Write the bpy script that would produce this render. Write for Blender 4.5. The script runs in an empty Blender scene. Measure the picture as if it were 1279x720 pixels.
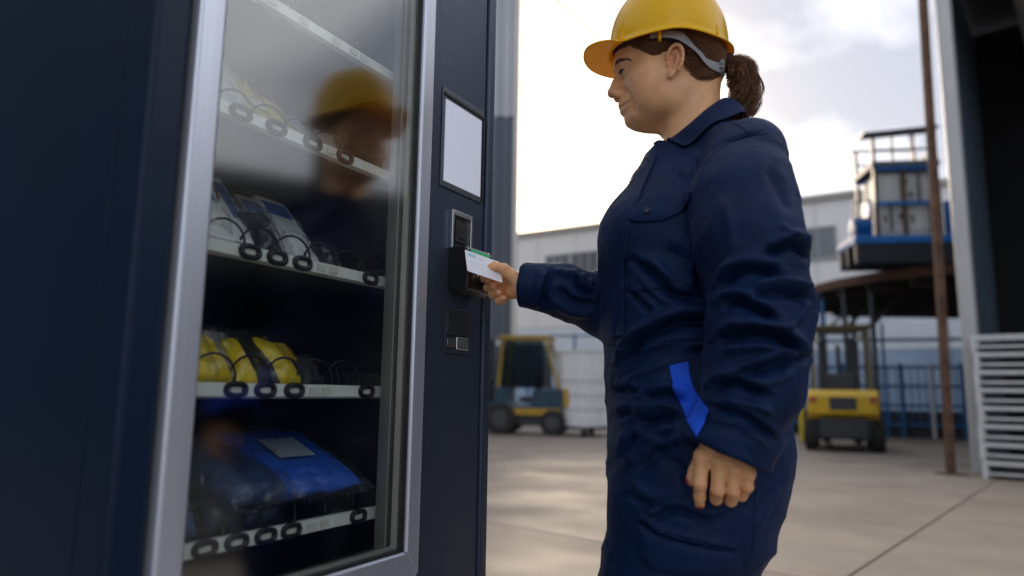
import bpy, bmesh, math, random, time
import numpy as np
from mathutils import Vector, Matrix
T0 = time.time()
random.seed(7); np.random.seed(7)
S = bpy.context.scene
COL = S.collection
# ---------------------------------------------------------------- camera
FPX, PITCH, ROLL, CAMH = 877.0, math.radians(8.47), math.atan(.0145), .92
_F = np.array([0, math.cos(PITCH), math.sin(PITCH)])
_R0 = np.array([1., 0, 0]); _U0 = np.array([0, -math.sin(PITCH), math.cos(PITCH)])
_R = _R0*math.cos(ROLL)+_U0*math.sin(ROLL); _U = -_R0*math.sin(ROLL)+_U0*math.cos(ROLL)
_C = np.array([0, 0, CAMH])
cd = bpy.data.cameras.new('camera'); cam = bpy.data.objects.new('camera', cd); COL.objects.link(cam)
cd.sensor_width = 36; cd.lens = 36*FPX/1279; cd.clip_start = .02; cd.clip_end = 3000
cam.matrix_world = Matrix(((_R[0], _U[0], -_F[0], _C[0]), (_R[1], _U[1], -_F[1], _C[1]), (_R[2], _U[2], -_F[2], _C[2]), (0, 0, 0, 1)))
cd.dof.use_dof = True; cd.dof.focus_distance = 1.44; cd.dof.aperture_fstop = 1.8; cd.dof.aperture_blades = 0
S.camera = cam
S.render.resolution_x, S.render.resolution_y = 1024, 576
# ---------------------------------------------------------------- sky and sun
SUN_AZ, SUN_EL = math.radians(-2), math.radians(17)        # azimuth from +Y towards +X
SD = np.array([math.sin(SUN_AZ)*math.cos(SUN_EL), math.cos(SUN_AZ)*math.cos(SUN_EL), math.sin(SUN_EL)])
w = bpy.data.worlds.new('World'); S.world = w; w.use_nodes = True
nt = w.node_tree; nt.nodes.clear()
def WN(t, **k):
    n = nt.nodes.new(t)
    for a, b in k.items(): setattr(n, a, b)
    return n
def WL(a, b): nt.links.new(a, b)
def WM(op, a, b=None, c=None):
    n = WN('ShaderNodeMath', operation=op)
    for i, v in enumerate((a, b, c)):
        if v is None: continue
        if isinstance(v, (int, float)): n.inputs[i].default_value = v
        else: WL(v, n.inputs[i])
    return n.outputs[0]
sky = WN('ShaderNodeTexSky', sky_type='NISHITA', sun_disc=False)
sky.sun_elevation = SUN_EL; sky.sun_rotation = SUN_AZ; sky.air_density = 1.2; sky.dust_density = 2.5
tc = WN('ShaderNodeTexCoord'); sx = WN('ShaderNodeSeparateXYZ'); WL(tc.outputs['Generated'], sx.inputs[0])
zz = WM('MAXIMUM', WM('ADD', sx.outputs[2], .22), .05)
cb = WN('ShaderNodeCombineXYZ'); WL(WM('DIVIDE', sx.outputs[0], zz), cb.inputs[0]); WL(WM('DIVIDE', sx.outputs[1], zz), cb.inputs[1])
cb.inputs[2].default_value = 10.2
nz = WN('ShaderNodeTexNoise'); nz.inputs['Scale'].default_value = 1.25; nz.inputs['Detail'].default_value = 7; nz.inputs['Roughness'].default_value = .52
nz.inputs['Distortion'].default_value = .35
WL(cb.outputs[0], nz.inputs['Vector'])
rp = WN('ShaderNodeValToRGB'); WL(nz.outputs[0], rp.inputs[0])
rp.color_ramp.elements[0].position = .45; rp.color_ramp.elements[0].color = (.185, .192, .228, 1)
rp.color_ramp.elements[1].position = .69; rp.color_ramp.elements[1].color = (.62, .62, .645, 1)
# the cloud sheet glows round the hidden sun
vd = WN('ShaderNodeVectorMath', operation='DOT_PRODUCT'); WL(tc.outputs['Generated'], vd.inputs[0]); vd.inputs[1].default_value = tuple(SD)
glow = WM('POWER', WM('MAXIMUM', vd.outputs['Value'], 0.), 45.)
gm = WN('ShaderNodeMix', data_type='RGBA', blend_type='ADD'); WL(glow, gm.inputs[0]); WL(rp.outputs[0], gm.inputs[6]); gm.inputs[7].default_value = (1.0, .66, .30, 1)
sm = WN('ShaderNodeMix', data_type='RGBA', blend_type='MULTIPLY'); sm.inputs[0].default_value = 1; WL(sky.outputs[0], sm.inputs[6]); sm.inputs[7].default_value = (.07, .07, .07, 1)
mx = WN('ShaderNodeMix', data_type='RGBA'); mx.inputs[0].default_value = .86; WL(sm.outputs[2], mx.inputs[6]); WL(gm.outputs[2], mx.inputs[7])
bg = WN('ShaderNodeBackground'); WL(mx.outputs[2], bg.inputs[0]); bg.inputs[1].default_value = 1.0
out = WN('ShaderNodeOutputWorld'); WL(bg.outputs[0], out.inputs[0])
sl = bpy.data.lights.new('sun', 'SUN'); sl.energy = 1.5; sl.angle = math.radians(14); sl.color = (1, .80, .58)
so = bpy.data.objects.new('sun', sl); COL.objects.link(so)
so.rotation_euler = Vector(tuple(SD)).to_track_quat('Z', 'Y').to_euler()
# ---------------------------------------------------------------- exposure
S.view_settings.view_transform = 'Standard'; S.view_settings.look = 'None'
S.view_settings.exposure = 1.7; S.view_settings.gamma = 1.0; S.view_settings.use_curve_mapping = False
S.render.engine = 'CYCLES'
S.cycles.max_bounces = 10; S.cycles.transparent_max_bounces = 24; S.cycles.glossy_bounces = 5; S.cycles.transmission_bounces = 8
# ---------------------------------------------------------------- photo pixel -> place
def ray(x, y): return _F+_R*(x-639.5)/FPX+_U*(360-y)/FPX
def W(x, y, d): return _C+ray(x, y)*d
def G(x, y, z=0.):
    r = ray(x, y); return _C+r*((z-CAMH)/r[2])
def PL(x, y, p0, n):
    r = ray(x, y); return _C+r*(((np.array(p0)-_C)@n)/(r@n))
# ---------------------------------------------------------------- materials
MATS = {}
def mat(name, col=(.5, .5, .5), rough=.5, metal=0., var=.0, vscale=8., bump=0., bscale=60., col2=None, spec=.5, coat=0., stretch=None, mask_scale=None, mask_lo=.45, mask_hi=.62, emis=None, estr=0., sheen=0., rvar=0.):
    """principled material; var = brightness mottling, col2 = a second colour in noise patches"""
    if name in MATS: return MATS[name]
    m = bpy.data.materials.new(name); m.use_nodes = True; MATS[name] = m
    t = m.node_tree; b = t.nodes['Principled BSDF']
    b.inputs['Base Color'].default_value = (*col, 1); b.inputs['Roughness'].default_value = rough; b.inputs['Metallic'].default_value = metal
    b.inputs['Specular IOR Level'].default_value = spec; b.inputs['Coat Weight'].default_value = coat; b.inputs['Coat Roughness'].default_value = .08
    if sheen: b.inputs['Sheen Weight'].default_value = sheen
    if emis: b.inputs['Emission Color'].default_value = (*emis, 1); b.inputs['Emission Strength'].default_value = estr
    def nn(ty): return t.nodes.new(ty)
    if var or bump or col2 or rvar:
        tcn = nn('ShaderNodeTexCoord'); vec = tcn.outputs['Object']
        if stretch:
            mp = nn('ShaderNodeMapping'); mp.inputs['Scale'].default_value = stretch; t.links.new(vec, mp.inputs[0]); vec = mp.outputs[0]
        cur = None
        if col2:
            n = nn('ShaderNodeTexNoise'); n.inputs['Scale'].default_value = mask_scale or vscale; n.inputs['Detail'].default_value = 8; n.inputs['Roughness'].default_value = .62
            t.links.new(vec, n.inputs['Vector'])
            r = nn('ShaderNodeValToRGB'); r.color_ramp.elements[0].position = mask_lo; r.color_ramp.elements[1].position = mask_hi
            r.color_ramp.elements[0].color = (*col, 1); r.color_ramp.elements[1].color = (*col2, 1)
            t.links.new(n.outputs[0], r.inputs[0]); cur = r.outputs[0]
        if var:
            n = nn('ShaderNodeTexNoise'); n.inputs['Scale'].default_value = vscale; n.inputs['Detail'].default_value = 6; n.inputs['Roughness'].default_value = .6
            t.links.new(vec, n.inputs['Vector'])
            mr = nn('ShaderNodeMapRange'); mr.inputs[1].default_value = .3; mr.inputs[2].default_value = .7; mr.inputs[3].default_value = 1-var; mr.inputs[4].default_value = 1+var
            t.links.new(n.outputs[0], mr.inputs[0])
            mm = nn('ShaderNodeMix'); mm.data_type = 'RGBA'; mm.blend_type = 'MULTIPLY'; mm.inputs[0].default_value = 1
            if cur: t.links.new(cur, mm.inputs[6])
            else: mm.inputs[6].default_value = (*col, 1)
            t.links.new(mr.outputs[0], mm.inputs[7]); cur = mm.outputs[2]
        if cur: t.links.new(cur, b.inputs['Base Color'])
        if rvar:
            n = nn('ShaderNodeTexNoise'); n.inputs['Scale'].default_value = vscale*.7; n.inputs['Detail'].default_value = 5
            t.links.new(vec, n.inputs['Vector'])
            mr = nn('ShaderNodeMapRange'); mr.inputs[1].default_value = .3; mr.inputs[2].default_value = .7; mr.inputs[3].default_value = max(.02, rough-rvar); mr.inputs[4].default_value = min(1, rough+rvar)
            t.links.new(n.outputs[0], mr.inputs[0]); t.links.new(mr.outputs[0], b.inputs['Roughness'])
        if bump:
            n = nn('ShaderNodeTexNoise'); n.inputs['Scale'].default_value = bscale; n.inputs['Detail'].default_value = 5
            t.links.new(vec, n.inputs['Vector'])
            bp = nn('ShaderNodeBump'); bp.inputs['Strength'].default_value = bump; bp.inputs['Distance'].default_value = .01
            t.links.new(n.outputs[0], bp.inputs['Height']); t.links.new(bp.outputs[0], b.inputs['Normal'])
    return m
def clear_mat(name, tint=(1, 1, 1), ior=1.5, rough=.0, bump=0., bscale=30., body=0., bcol=(.8, .85, .9)):
    """thin clear sheet: fresnel reflection over straight transmission"""
    if name in MATS: return MATS[name]
    m = bpy.data.materials.new(name); m.use_nodes = True; MATS[name] = m
    t = m.node_tree; t.nodes.clear()
    o = t.nodes.new('ShaderNodeOutputMaterial'); tr = t.nodes.new('ShaderNodeBsdfTransparent'); tr.inputs[0].default_value = (*tint, 1)
    gl = t.nodes.new('ShaderNodeBsdfGlossy'); gl.inputs['Roughness'].default_value = rough
    fr = t.nodes.new('ShaderNodeFresnel'); geo = t.nodes.new('ShaderNodeNewGeometry'); im = t.nodes.new('ShaderNodeMix'); im.inputs[2].default_value = ior; im.inputs[3].default_value = 1/ior
    t.links.new(geo.outputs['Backfacing'], im.inputs[0]); t.links.new(im.outputs[0], fr.inputs[0])
    mxn = t.nodes.new('ShaderNodeMixShader'); t.links.new(fr.outputs[0], mxn.inputs[0]); t.links.new(gl.outputs[0], mxn.inputs[2])
    base = tr.outputs[0]
    if body:
        df = t.nodes.new('ShaderNodeBsdfDiffuse'); df.inputs[0].default_value = (*bcol, 1)
        m2 = t.nodes.new('ShaderNodeMixShader'); m2.inputs[0].default_value = body
        t.links.new(tr.outputs[0], m2.inputs[1]); t.links.new(df.outputs[0], m2.inputs[2]); base = m2.outputs[0]
    t.links.new(base, mxn.inputs[1]); t.links.new(mxn.outputs[0], o.inputs[0])
    if bump:
        tcn = t.nodes.new('ShaderNodeTexCoord')
        n = t.nodes.new('ShaderNodeTexNoise'); n.inputs['Scale'].default_value = bscale; n.inputs['Detail'].default_value = 4; t.links.new(tcn.outputs['Object'], n.inputs['Vector'])
        bp = t.nodes.new('ShaderNodeBump'); bp.inputs['Strength'].default_value = bump; bp.inputs['Distance'].default_value = .01
        t.links.new(n.outputs[0], bp.inputs['Height']); t.links.new(bp.outputs[0], gl.inputs['Normal']); t.links.new(bp.outputs[0], fr.inputs['Normal'])
    return m
# ---------------------------------------------------------------- objects
def tag(o, label, cat, group=None):
    o['label'] = label; o['category'] = cat
    if group: o['group'] = group
    return o
def struct(o): o['kind'] = 'structure'; return o
def empty(name, loc=(0, 0, 0), rz=0., parent=None):
    o = bpy.data.objects.new(name, None); COL.objects.link(o); o.location = loc; o.rotation_euler = (0, 0, rz); o.empty_display_size = .1
    o.parent = parent; return o
def link(name, me, m, parent=None, bevel=0., smooth=False, seg=2):
    o = bpy.data.objects.new(name, me); COL.objects.link(o); o.parent = parent
    if m is not None and not me.materials: me.materials.append(m)
    if smooth: me.shade_smooth()
    if bevel:
        b = o.modifiers.new('bevel', 'BEVEL'); b.width = bevel; b.segments = seg; b.limit_method = 'ANGLE'; b.angle_limit = math.radians(40); b.harden_normals = False
    return o
class MB:
    """collects boxes, bars and tubes into one mesh"""
    def __init__(s): s.v = []; s.f = []
    def add(s, v, f):
        k = len(s.v); s.v += [tuple(float(c) for c in p) for p in v]; s.f += [tuple(i+k for i in q) for q in f]; return s
    def box(s, x0, x1, y0, y1, z0, z1):
        v = [(x0, y0, z0), (x1, y0, z0), (x1, y1, z0), (x0, y1, z0), (x0, y0, z1), (x1, y0, z1), (x1, y1, z1), (x0, y1, z1)]
        return s.add(v, [(3, 2, 1, 0), (4, 5, 6, 7), (0, 1, 5, 4), (1, 2, 6, 5), (2, 3, 7, 6), (3, 0, 4, 7)])
    def bar(s, a, b, wd, hg=None, up=(0, 0, 1)):
        """square bar from a to b"""
        a = np.array(a, float); b = np.array(b, float); hg = hg or wd
        d = b-a; d /= np.linalg.norm(d); up = np.array(up, float)
        if abs(d@up) > .98: up = np.array([0, 1., 0])
        sd = np.cross(d, up); sd /= np.linalg.norm(sd); u = np.cross(sd, d)
        v = [p+sd*wd/2*i+u*hg/2*j for p in (a, b) for i, j in ((-1, -1), (1, -1), (1, 1), (-1, 1))]
        return s.add(v, [(0, 1, 2, 3)[::-1], (4, 5, 6, 7), (0, 4, 5, 1)[::-1], (1, 5, 6, 2)[::-1], (2, 6, 7, 3)[::-1], (3, 7, 4, 0)[::-1]])
    def tube(s, pts, r, n=8, cap=True, closed=False):
        """round tube along points; r one radius or one per point"""
        P = np.array(pts, float); k = len(P); rr = np.full(k, r) if np.isscalar(r) else np.array(r, float)
        if closed: Tn = np.roll(P, -1, 0)-np.roll(P, 1, 0)
        else: Tn = np.gradient(P, axis=0)
        Tn /= np.linalg.norm(Tn, axis=1)[:, None]+1e-12
        up = np.array([0, 0, 1.]) if abs(Tn[0][2]) < .9 else np.array([1., 0, 0])
        a = np.cross(Tn[0], up); a /= np.linalg.norm(a); vs = []
        for i in range(k):
            a = a-Tn[i]*(a@Tn[i]); a /= np.linalg.norm(a)+1e-12; b = np.cross(Tn[i], a)
            for j in range(n):
                q = 2*math.pi*j/n; vs.append(P[i]+rr[i]*(a*math.cos(q)+b*math.sin(q)))
        fs = []
        for i in range(k if closed else k-1):
            i2 = (i+1) % k
            for j in range(n): fs.append((i*n+j, i*n+(j+1) % n, i2*n+(j+1) % n, i2*n+j))
        if cap and not closed: fs += [tuple(range(n))[::-1], tuple((k-1)*n+j for j in range(n))]
        return s.add(vs, fs)
    def cyl(s, a, b, r, n=16): return s.tube([a, b], r, n)
    def prism(s, poly, z0, z1, axis=2):
        """polygon in two axes, pushed along the third"""
        n = len(poly); vs = []
        for z in (z0, z1):
            for p in poly:
                q = list(p); q.insert(axis, z); vs.append(q)
        fs = [tuple(range(n))[::-1], tuple(range(n, 2*n))]+[(i, (i+1) % n, n+(i+1) % n, n+i) for i in range(n)]
        return s.add(vs, fs)
    def mesh(s, name):
        me = bpy.data.meshes.new(name); me.from_pydata(s.v, [], s.f); me.validate()
        bm = bmesh.new(); bm.from_mesh(me); bmesh.ops.recalc_face_normals(bm, faces=bm.faces); bm.to_mesh(me); bm.free(); me.update()
        return me
    def build(s, name, m, parent=None, bevel=0., smooth=False, seg=2): return link(name, s.mesh(name), m, parent, bevel, smooth, seg)
def np_mesh(name, V, Q, m, parent=None, smooth=True):
    me = bpy.data.meshes.new(name); V = np.asarray(V, np.float32); Q = np.asarray(Q, np.int32); k = Q.shape[1]
    me.vertices.add(len(V)); me.vertices.foreach_set('co', V.ravel())
    me.loops.add(Q.size); me.loops.foreach_set('vertex_index', Q.ravel())
    me.polygons.add(len(Q)); me.polygons.foreach_set('loop_start', np.arange(0, Q.size, k, dtype=np.int32))
    me.update(calc_edges=True)
    if smooth: me.shade_smooth()
    return link(name, me, m, parent)
def copy_tree(o, parent=None):
    c = o.copy(); COL.objects.link(c); c.parent = parent
    for ch in list(o.children): copy_tree(ch, c)
    return c
def vnoise(P, seed=0):
    """smooth value noise in 3D, about -1..1"""
    P = np.asarray(P, float); I = np.floor(P).astype(np.int64); f = P-I; f = f*f*f*(f*(f*6-15)+10)
    def h(i, j, k):
        n = (i*374761393+j*668265263+k*2147483647+seed*1274126177) & 0xffffffff
        n = ((n ^ (n >> 13))*1274126177) & 0xffffffff
        n = n ^ (n >> 16); return (n & 0xffff)/32767.5-1
    r = 0.
    for a in (0, 1):
        for b in (0, 1):
            for c in (0, 1):
                wt = (f[..., 0] if a else 1-f[..., 0])*(f[..., 1] if b else 1-f[..., 1])*(f[..., 2] if c else 1-f[..., 2])
                r = r+wt*h(I[..., 0]+a, I[..., 1]+b, I[..., 2]+c)
    return r
# ================================================================ the setting
M_slab = mat('concrete_slab', (.262, .222, .182), .66, var=.15, vscale=1.3, bump=.10, bscale=26, col2=(.190, .160, .133), mask_scale=.9, mask_lo=.46, mask_hi=.68, rvar=.12)
M_joint = mat('joint_dirt', (.10, .09, .08), .9, var=.3, vscale=3)
mb = MB().box(-600, 600, -600, 600, -.5, -.014)
ground = struct(mb.build('ground', mat('yard_concrete_far', (.25, .223, .2), .6, var=.25, vscale=.35, bump=.15, bscale=9)))
# slabs: the joint crossing seen at the right of the picture gives the grid
J0 = G(1237, 605); J1 = G(1057, 722); ju = (J1-J0)/np.linalg.norm(J1-J0); jv = np.array([-ju[1], ju[0], 0])
SL = 5.6
def slab_mesh():
    b = MB().box(.007, SL-.007, .007, SL-.007, -.013, 0.); return b.mesh('slab')
slab_me = slab_mesh(); slab_me.materials.append(M_slab)
for i in range(-4, 5):
    for j in range(-4, 4):
        c = J0+ju*SL*i+jv*SL*j
        if np.hypot(c[0], c[1]-8) > 26: continue
        o = link('slab', slab_me, None, ground, bevel=.004, seg=1)
        o.location = (c[0], c[1], 0); o.rotation_euler = (0, 0, math.atan2(ju[1], ju[0]))
def wall_frame(a, b):
    """empty at a, local x towards b, local y to the left of it"""
    a = np.array(a, float); b = np.array(b, float); d = b-a
    return (a[0], a[1], 0), math.atan2(d[1], d[0]), float(np.hypot(d[0], d[1]))
# ---- white warehouse across the yard
pa = G(643, 293, 8.); pb = G(1090, 236, 8.); dv = (pb-pa)/np.linalg.norm(pb-pa)
A = pa-dv*14; Bq = pb+dv*16
loc, rz, L = wall_frame(A, Bq)
wh = tag(empty('white_warehouse', loc, rz), 'long white metal warehouse with a blue painted base across the yard', 'warehouse')
M_ww = mat('white_cladding', (.86, .86, .85), .5, var=.05, vscale=1.2, stretch=(2, 1, .25), bump=.1, bscale=3)
M_wl = mat('pale_blue_cladding', (.70, .77, .83), .5, var=.08, vscale=1.3)
M_wb = mat('blue_base_paint', (.32, .45, .62), .5, var=.12, vscale=.5, stretch=(1, 1, 2), col2=(.40, .50, .64), mask_scale=.25, mask_lo=.35, mask_hi=.7)
def ribbed(z0, z1, y, m, nm, pitch=.9, x0=0., x1=L):
    n = int((x1-x0)/pitch)
    for k in range(n):
        b = MB().box(x0+k*pitch+.012, x0+(k+1)*pitch-.012, y, y+.05, z0, z1); b.build(nm, m, wh)
MB().box(0, L, .06, 12, 0, 7.9).build('wall', mat('shadow_gap', (.55, .55, .56), .7), wh)
ribbed(3.72, 5.62, 0, M_ww, 'panel', 1.9); ribbed(5.66, 7.8, 0, M_ww, 'panel', 1.9)
ribbed(2.5, 3.69, .0, M_wl, 'panel', 1.9); ribbed(.0, 2.47, -.01, M_wb, 'panel', 1.9)
MB().box(-.1, L+.1, -.14, 12.1, 7.8, 8.02).build('roof', mat('roof_edge', (.42, .40, .36), .6), wh, .02)
def on_wall(px, py):
    q = PL(px, py, A, np.array([-dv[1], dv[0], 0])); return float((q-A)@dv), q[2]
M_win = mat('dusty_window', (.13, .15, .17), .18, var=.25, vscale=3)
M_wf = mat('window_frame_grey', (.45, .46, .47), .5)
x0, z1 = on_wall(683, 321); x1, z0 = on_wall(747, 346)
for a, b in ((x0, x0+(x1-x0)*.45), (x0+(x1-x0)*.5, x1), (x1+5.5, x1+7.2), (x1+7.4, x1+9.1)):
    wn = MB().box(a, b, -.02, .03, z0, z1).build('window', M_win, wh)
    f = MB().box(a-.06, b+.06, -.05, .0, z0-.08, z0).box(a-.06, b+.06, -.05, .0, z1, z1+.06).box(a-.06, a, -.05, 0, z0, z1).box(b, b+.06, -.05, 0, z0, z1)
    for k in (1, 2): f.box(a+(b-a)*k/3-.02, a+(b-a)*k/3+.02, -.045, .0, z0, z1)
    f.build('frame', M_wf, wn)
# ---- tall clad building just right of the machine
ca = W(644, 200, 19.); ca[2] = 0
loc, rz, L2 = wall_frame(ca, ca+np.array([-9, -.6, 0]))
tb = tag(empty('metal_clad_building', loc, rz), 'tall ribbed grey metal building rising behind the vending machine', 'building')
M_clad = mat('grey_cladding', (.30, .31, .33), .32, metal=.75, var=.25, vscale=.8, stretch=(4, 1, .15), rvar=.1)
M_clad2 = mat('cladding_dark_reflection', (.085, .10, .125), .35, metal=.5, var=.25, vscale=.8, stretch=(4, 1, .15), rvar=.1)  # the lower wall's dark reflection is put into this colour
MB().box(0, 9, -6, -.1, 0, 15.9).build('wall', mat('clad_core', (.12, .13, .15), .7), tb)
MB().box(-.06, 9.05, -6.05, .03, 15.9, 16.1).build('roof', M_clad, tb)
for k in range(30):
    for z0, z1, m in ((.15, 8.35, M_clad2), (8.4, 15.88, M_clad)):
        p = [(k*.3, -.095), (k*.3+.04, -.095), (k*.3+.085, -.03), (k*.3+.165, -.03), (k*.3+.21, -.095), (k*.3+.296, -.095), (k*.3+.296, -.1), (k*.3, -.1)]
        MB().prism(p, z0, z1).build('rib', m, tb)
MB().box(-.09, .06, -.2, .0, .0, 15.9).build('corner_trim', mat('corner_trim', (.42, .40, .38), .35, metal=.6), tb, .01)
# ---- open shed at the right
jm = G(1214, 592)
HX, HY = jm[0], jm[1]
M_jamb = mat('galvanised_post', (.50, .51, .51), .45, metal=.35, var=.12, vscale=3, stretch=(1, 1, .3), col2=(.34, .30, .25), mask_scale=2.2, mask_lo=.58, mask_hi=.75)
M_shed = mat('blue_grey_sheet', (.075, .115, .155), .45, metal=.2, var=.25, vscale=1.5, stretch=(3, 3, .2))
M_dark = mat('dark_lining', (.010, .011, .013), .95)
sh = tag(empty('open_shed', (HX, HY, 0), math.radians(50)), 'dark open-fronted storage shed with a galvanised post at its far corner', 'shed')
MB().box(0., .20, -.17, 0., 0, 7.6).build('corner_post', M_jamb, sh, .012)
MB().box(.03, .10, -.19, -.172, .0, 7.6).build('rail', mat('post_rail', (.30, .31, .32), .4, metal=.5), sh)
for k in range(5):                                         # far end wall, ribbed sheets, seen at a slant
    xa = .205+k*.76
    b = MB()
    for q in range(4): b.box(xa+q*.19, xa+q*.19+.10, -.06, .0, 0, 7.5).box(xa+q*.19+.10, xa+q*.19+.19, -.03, .0, 0, 7.5)
    b.build('sheet', M_shed, sh)
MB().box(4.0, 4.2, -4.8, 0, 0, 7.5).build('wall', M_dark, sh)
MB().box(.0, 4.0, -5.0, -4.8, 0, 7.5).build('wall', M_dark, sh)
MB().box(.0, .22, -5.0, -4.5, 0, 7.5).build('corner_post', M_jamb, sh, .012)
MB().box(-.25, 4.3, -5.2, .25, 7.6, 7.75).build('roof', mat('shed_roof', (.10, .10, .11), .7), sh)
M_beam = mat('pale_beam', (.34, .33, .31), .6, var=.2, vscale=4)
for k in range(3):
    y = -.9-k*1.4
    b = MB().bar((.25, y, 7.2), (3.9, y, 7.2), .09, .14).bar((.25, y, 6.3), (3.9, y, 6.3), .08, .1)
    for q in range(4): b.bar((.3+q, y, 6.3), (.8+q, y, 7.2), .05).bar((.8+q, y, 7.2), (1.3+q, y, 6.3), .05)
    b.build('truss', M_beam, sh)
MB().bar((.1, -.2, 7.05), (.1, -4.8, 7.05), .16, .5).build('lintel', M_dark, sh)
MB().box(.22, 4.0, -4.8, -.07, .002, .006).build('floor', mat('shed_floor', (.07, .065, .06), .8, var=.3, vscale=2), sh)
# ---- unseen shed farther right, added to darken the lower reflection in the glass
ls = tag(empty('added_reflection_shed', (15, -8, 0)), 'unseen long low brown shed, added for its dark reflection in the glass', 'shed')
M_brn = mat('brown_sheet', (.10, .085, .07), .6, var=.2, vscale=.6, stretch=(1, 3, .3))
for k in range(22): MB().box(0, .1, k*1.0+.01, k*1.0+.99, 0, 5.6).build('sheet', M_brn, ls)
MB().box(.1, 7, 0, 22, 0, 5.58).build('wall', M_dark, ls)
MB().box(-.3, 7.3, -.2, 22.2, 5.6, 5.8).build('roof', mat('shed_roof_b', (.16, .15, .14), .7), ls)

# ---- unseen blue-grey hall on the left, added to keep sky off the machine
lh = tag(empty('added_sky_block_hall', (-8.5, -9, 0)), 'unseen tall blue grey hall, added to block the sky left of the vending machine', 'hall')
M_hall = mat('hall_sheet', (.10, .13, .17), .5, var=.2, vscale=.8, stretch=(1, 3, .2))
for k in range(18): MB().box(-.1, 0, k*1.0+.01, k*1.0+.99, 0, 7.4).build('sheet', M_hall, lh)
MB().box(-8, -.1, 0, 18, 0, 7.38).build('wall', M_dark, lh)
MB().box(-8.2, .3, -.2, 18.2, 7.4, 7.6).build('roof', mat('hall_roof', (.12, .12, .13), .7), lh)

# ---- unseen asphalt, added so that the lower glass mirrors dark ground
ap = MB().prism([(2.7, -8), (15, -8), (15, 4.6), (4.7, 4.6), (2.7, 2.6)], -.010, .005).build('added_dark_asphalt', mat('asphalt', (.035, .034, .034), .85, var=.25, vscale=3, bump=.4, bscale=60)); struct(ap)
# ================================================================ the vending machine
_r = ray(1142, 498); MD = np.array([_r[0], _r[1], 0]); MD /= np.linalg.norm(MD); MN = np.array([MD[1], -MD[0], 0])
MS = .89                                                   # modelling unit of the machine's parts in metres
MP = W(612, 360, 1.78*MS); MZ0 = CAMH*(1-MS); MG = -MZ0/MS  # MG: the ground in the machine's own height scale
VMX = Matrix.Translation((MP[0], MP[1], MZ0)) @ Matrix.Rotation(math.atan2(MD[1], MD[0]), 4, 'Z') @ Matrix.Scale(MS, 4)
vm = tag(empty('vending_machine'), 'tall dark navy vending machine with silver framed glass door', 'vending machine'); vm.matrix_world = VMX
def ms(px, py, dy=0.):
    """photo pixel on the machine's front plane (dy metres behind it) -> local x, z"""
    q = PL(px, py, MP-MN*dy*MS, MN)-MP; return float(q@MD)/MS, float(q[2]+MP[2]-MZ0)/MS
M_navy = mat('navy_powder_coat', (.0030, .0132, .036), .42, spec=.22, var=.12, vscale=2.2, bump=.05, bscale=900, rvar=.06)
M_panel = mat('charcoal_brushed_panel', (.050, .068, .105), .36, metal=.5, var=.10, vscale=3, stretch=(.4, 1, 60), bump=.06, bscale=40, rvar=.05)
M_black = mat('black_plastic', (.012, .012, .014), .38, bump=.05, bscale=700)
M_silver = mat('anodised_silver', (.58, .62, .70), .36, metal=.65, var=.06, vscale=4, stretch=(30, 30, .3), rvar=.05)
M_liner = mat('dark_interior', (.018, .020, .026), .75)
M_tray = mat('grey_tray', (.10, .105, .115), .5, metal=.4, var=.1, vscale=5)
M_strip = mat('price_strip_plastic', (.74, .77, .74), .4, var=.12, vscale=14)
M_tag = mat('paper_tag', (.62, .62, .57), .6, var=.15, vscale=60)
M_steel = mat('bright_steel', (.62, .63, .65), .25, metal=1.)
HT, XL = 2.06, -.935
# cabinet
MB().box(XL, XL+.018, .075, .86, MG+.10, HT).build('side_panel', M_navy, vm, .004)
MB().box(-.018, 0, .075, .86, MG+.10, HT).build('side_panel', M_navy, vm, .004)
MB().box(XL+.018, -.018, .842, .86, MG+.10, HT).build('back_panel', M_navy, vm)
MB().box(XL, 0, .075, .86, HT, HT+.03).build('top_panel', M_navy, vm, .006)
MB().box(XL+.02, -.02, .09, .84, MG+.04, MG+.10).build('base_plate', M_black, vm)
for x in (XL+.08, -.08):
    for y in (.14, .78): MB().cyl((x, y, MG), (x, y, MG+.04), .025, 12).build('foot', M_black, vm)
# interior
MB().box(XL+.018, XL+.03, .08, .80, .42, 2.0).build('liner', M_liner, vm)
MB().box(-.268, -.256, .08, .80, .42, 2.0).build('liner', M_liner, vm)
MB().box(XL+.03, -.268, .76, .775, .42, 2.0).build('liner', M_liner, vm)
MB().box(XL+.03, -.268, .08, .76, 1.985, 2.0).build('liner', M_liner, vm)
MB().box(XL+.03, -.268, .08, .76, .42, .43).build('liner', M_liner, vm)
# door: dark hinge stile, silver frame, lower panel
MB().box(XL-.004, -.881, -.002, .072, MG+.10, HT).build('hinge_stile', M_navy, vm, .010, seg=3)
zb0, zb1, zt0, zt1 = .545, .600, 1.93, 1.985
fr = empty('door_frame', (0, 0, 0), 0, vm)
MB().prism([(-.877, zb0), (-.830, zb1), (-.830, zt0), (-.877, zt1)], -.014, .06, 1).build('frame_bar', M_silver, fr, .006, seg=3)
MB().prism([(-.280, zb0), (-.323, zb1), (-.323, zt0), (-.280, zt1)], -.014, .06, 1).build('frame_bar', M_silver, fr, .006, seg=3)
MB().prism([(-.8765, zb0), (-.2805, zb0), (-.3235, zb1), (-.8295, zb1)], -.0135, .06, 1).build('frame_bar', M_silver, fr, .006, seg=3)
MB().prism([(-.8765, zt1), (-.2805, zt1), (-.3235, zt0), (-.8295, zt0)], -.0135, .06, 1).build('frame_bar', M_silver, fr, .006, seg=3)
g = MB()
for a, b in ((-.830, -.8265), (-.3265, -.323)): g.box(a, b, -.006, .05, zb1, zt0)
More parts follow.
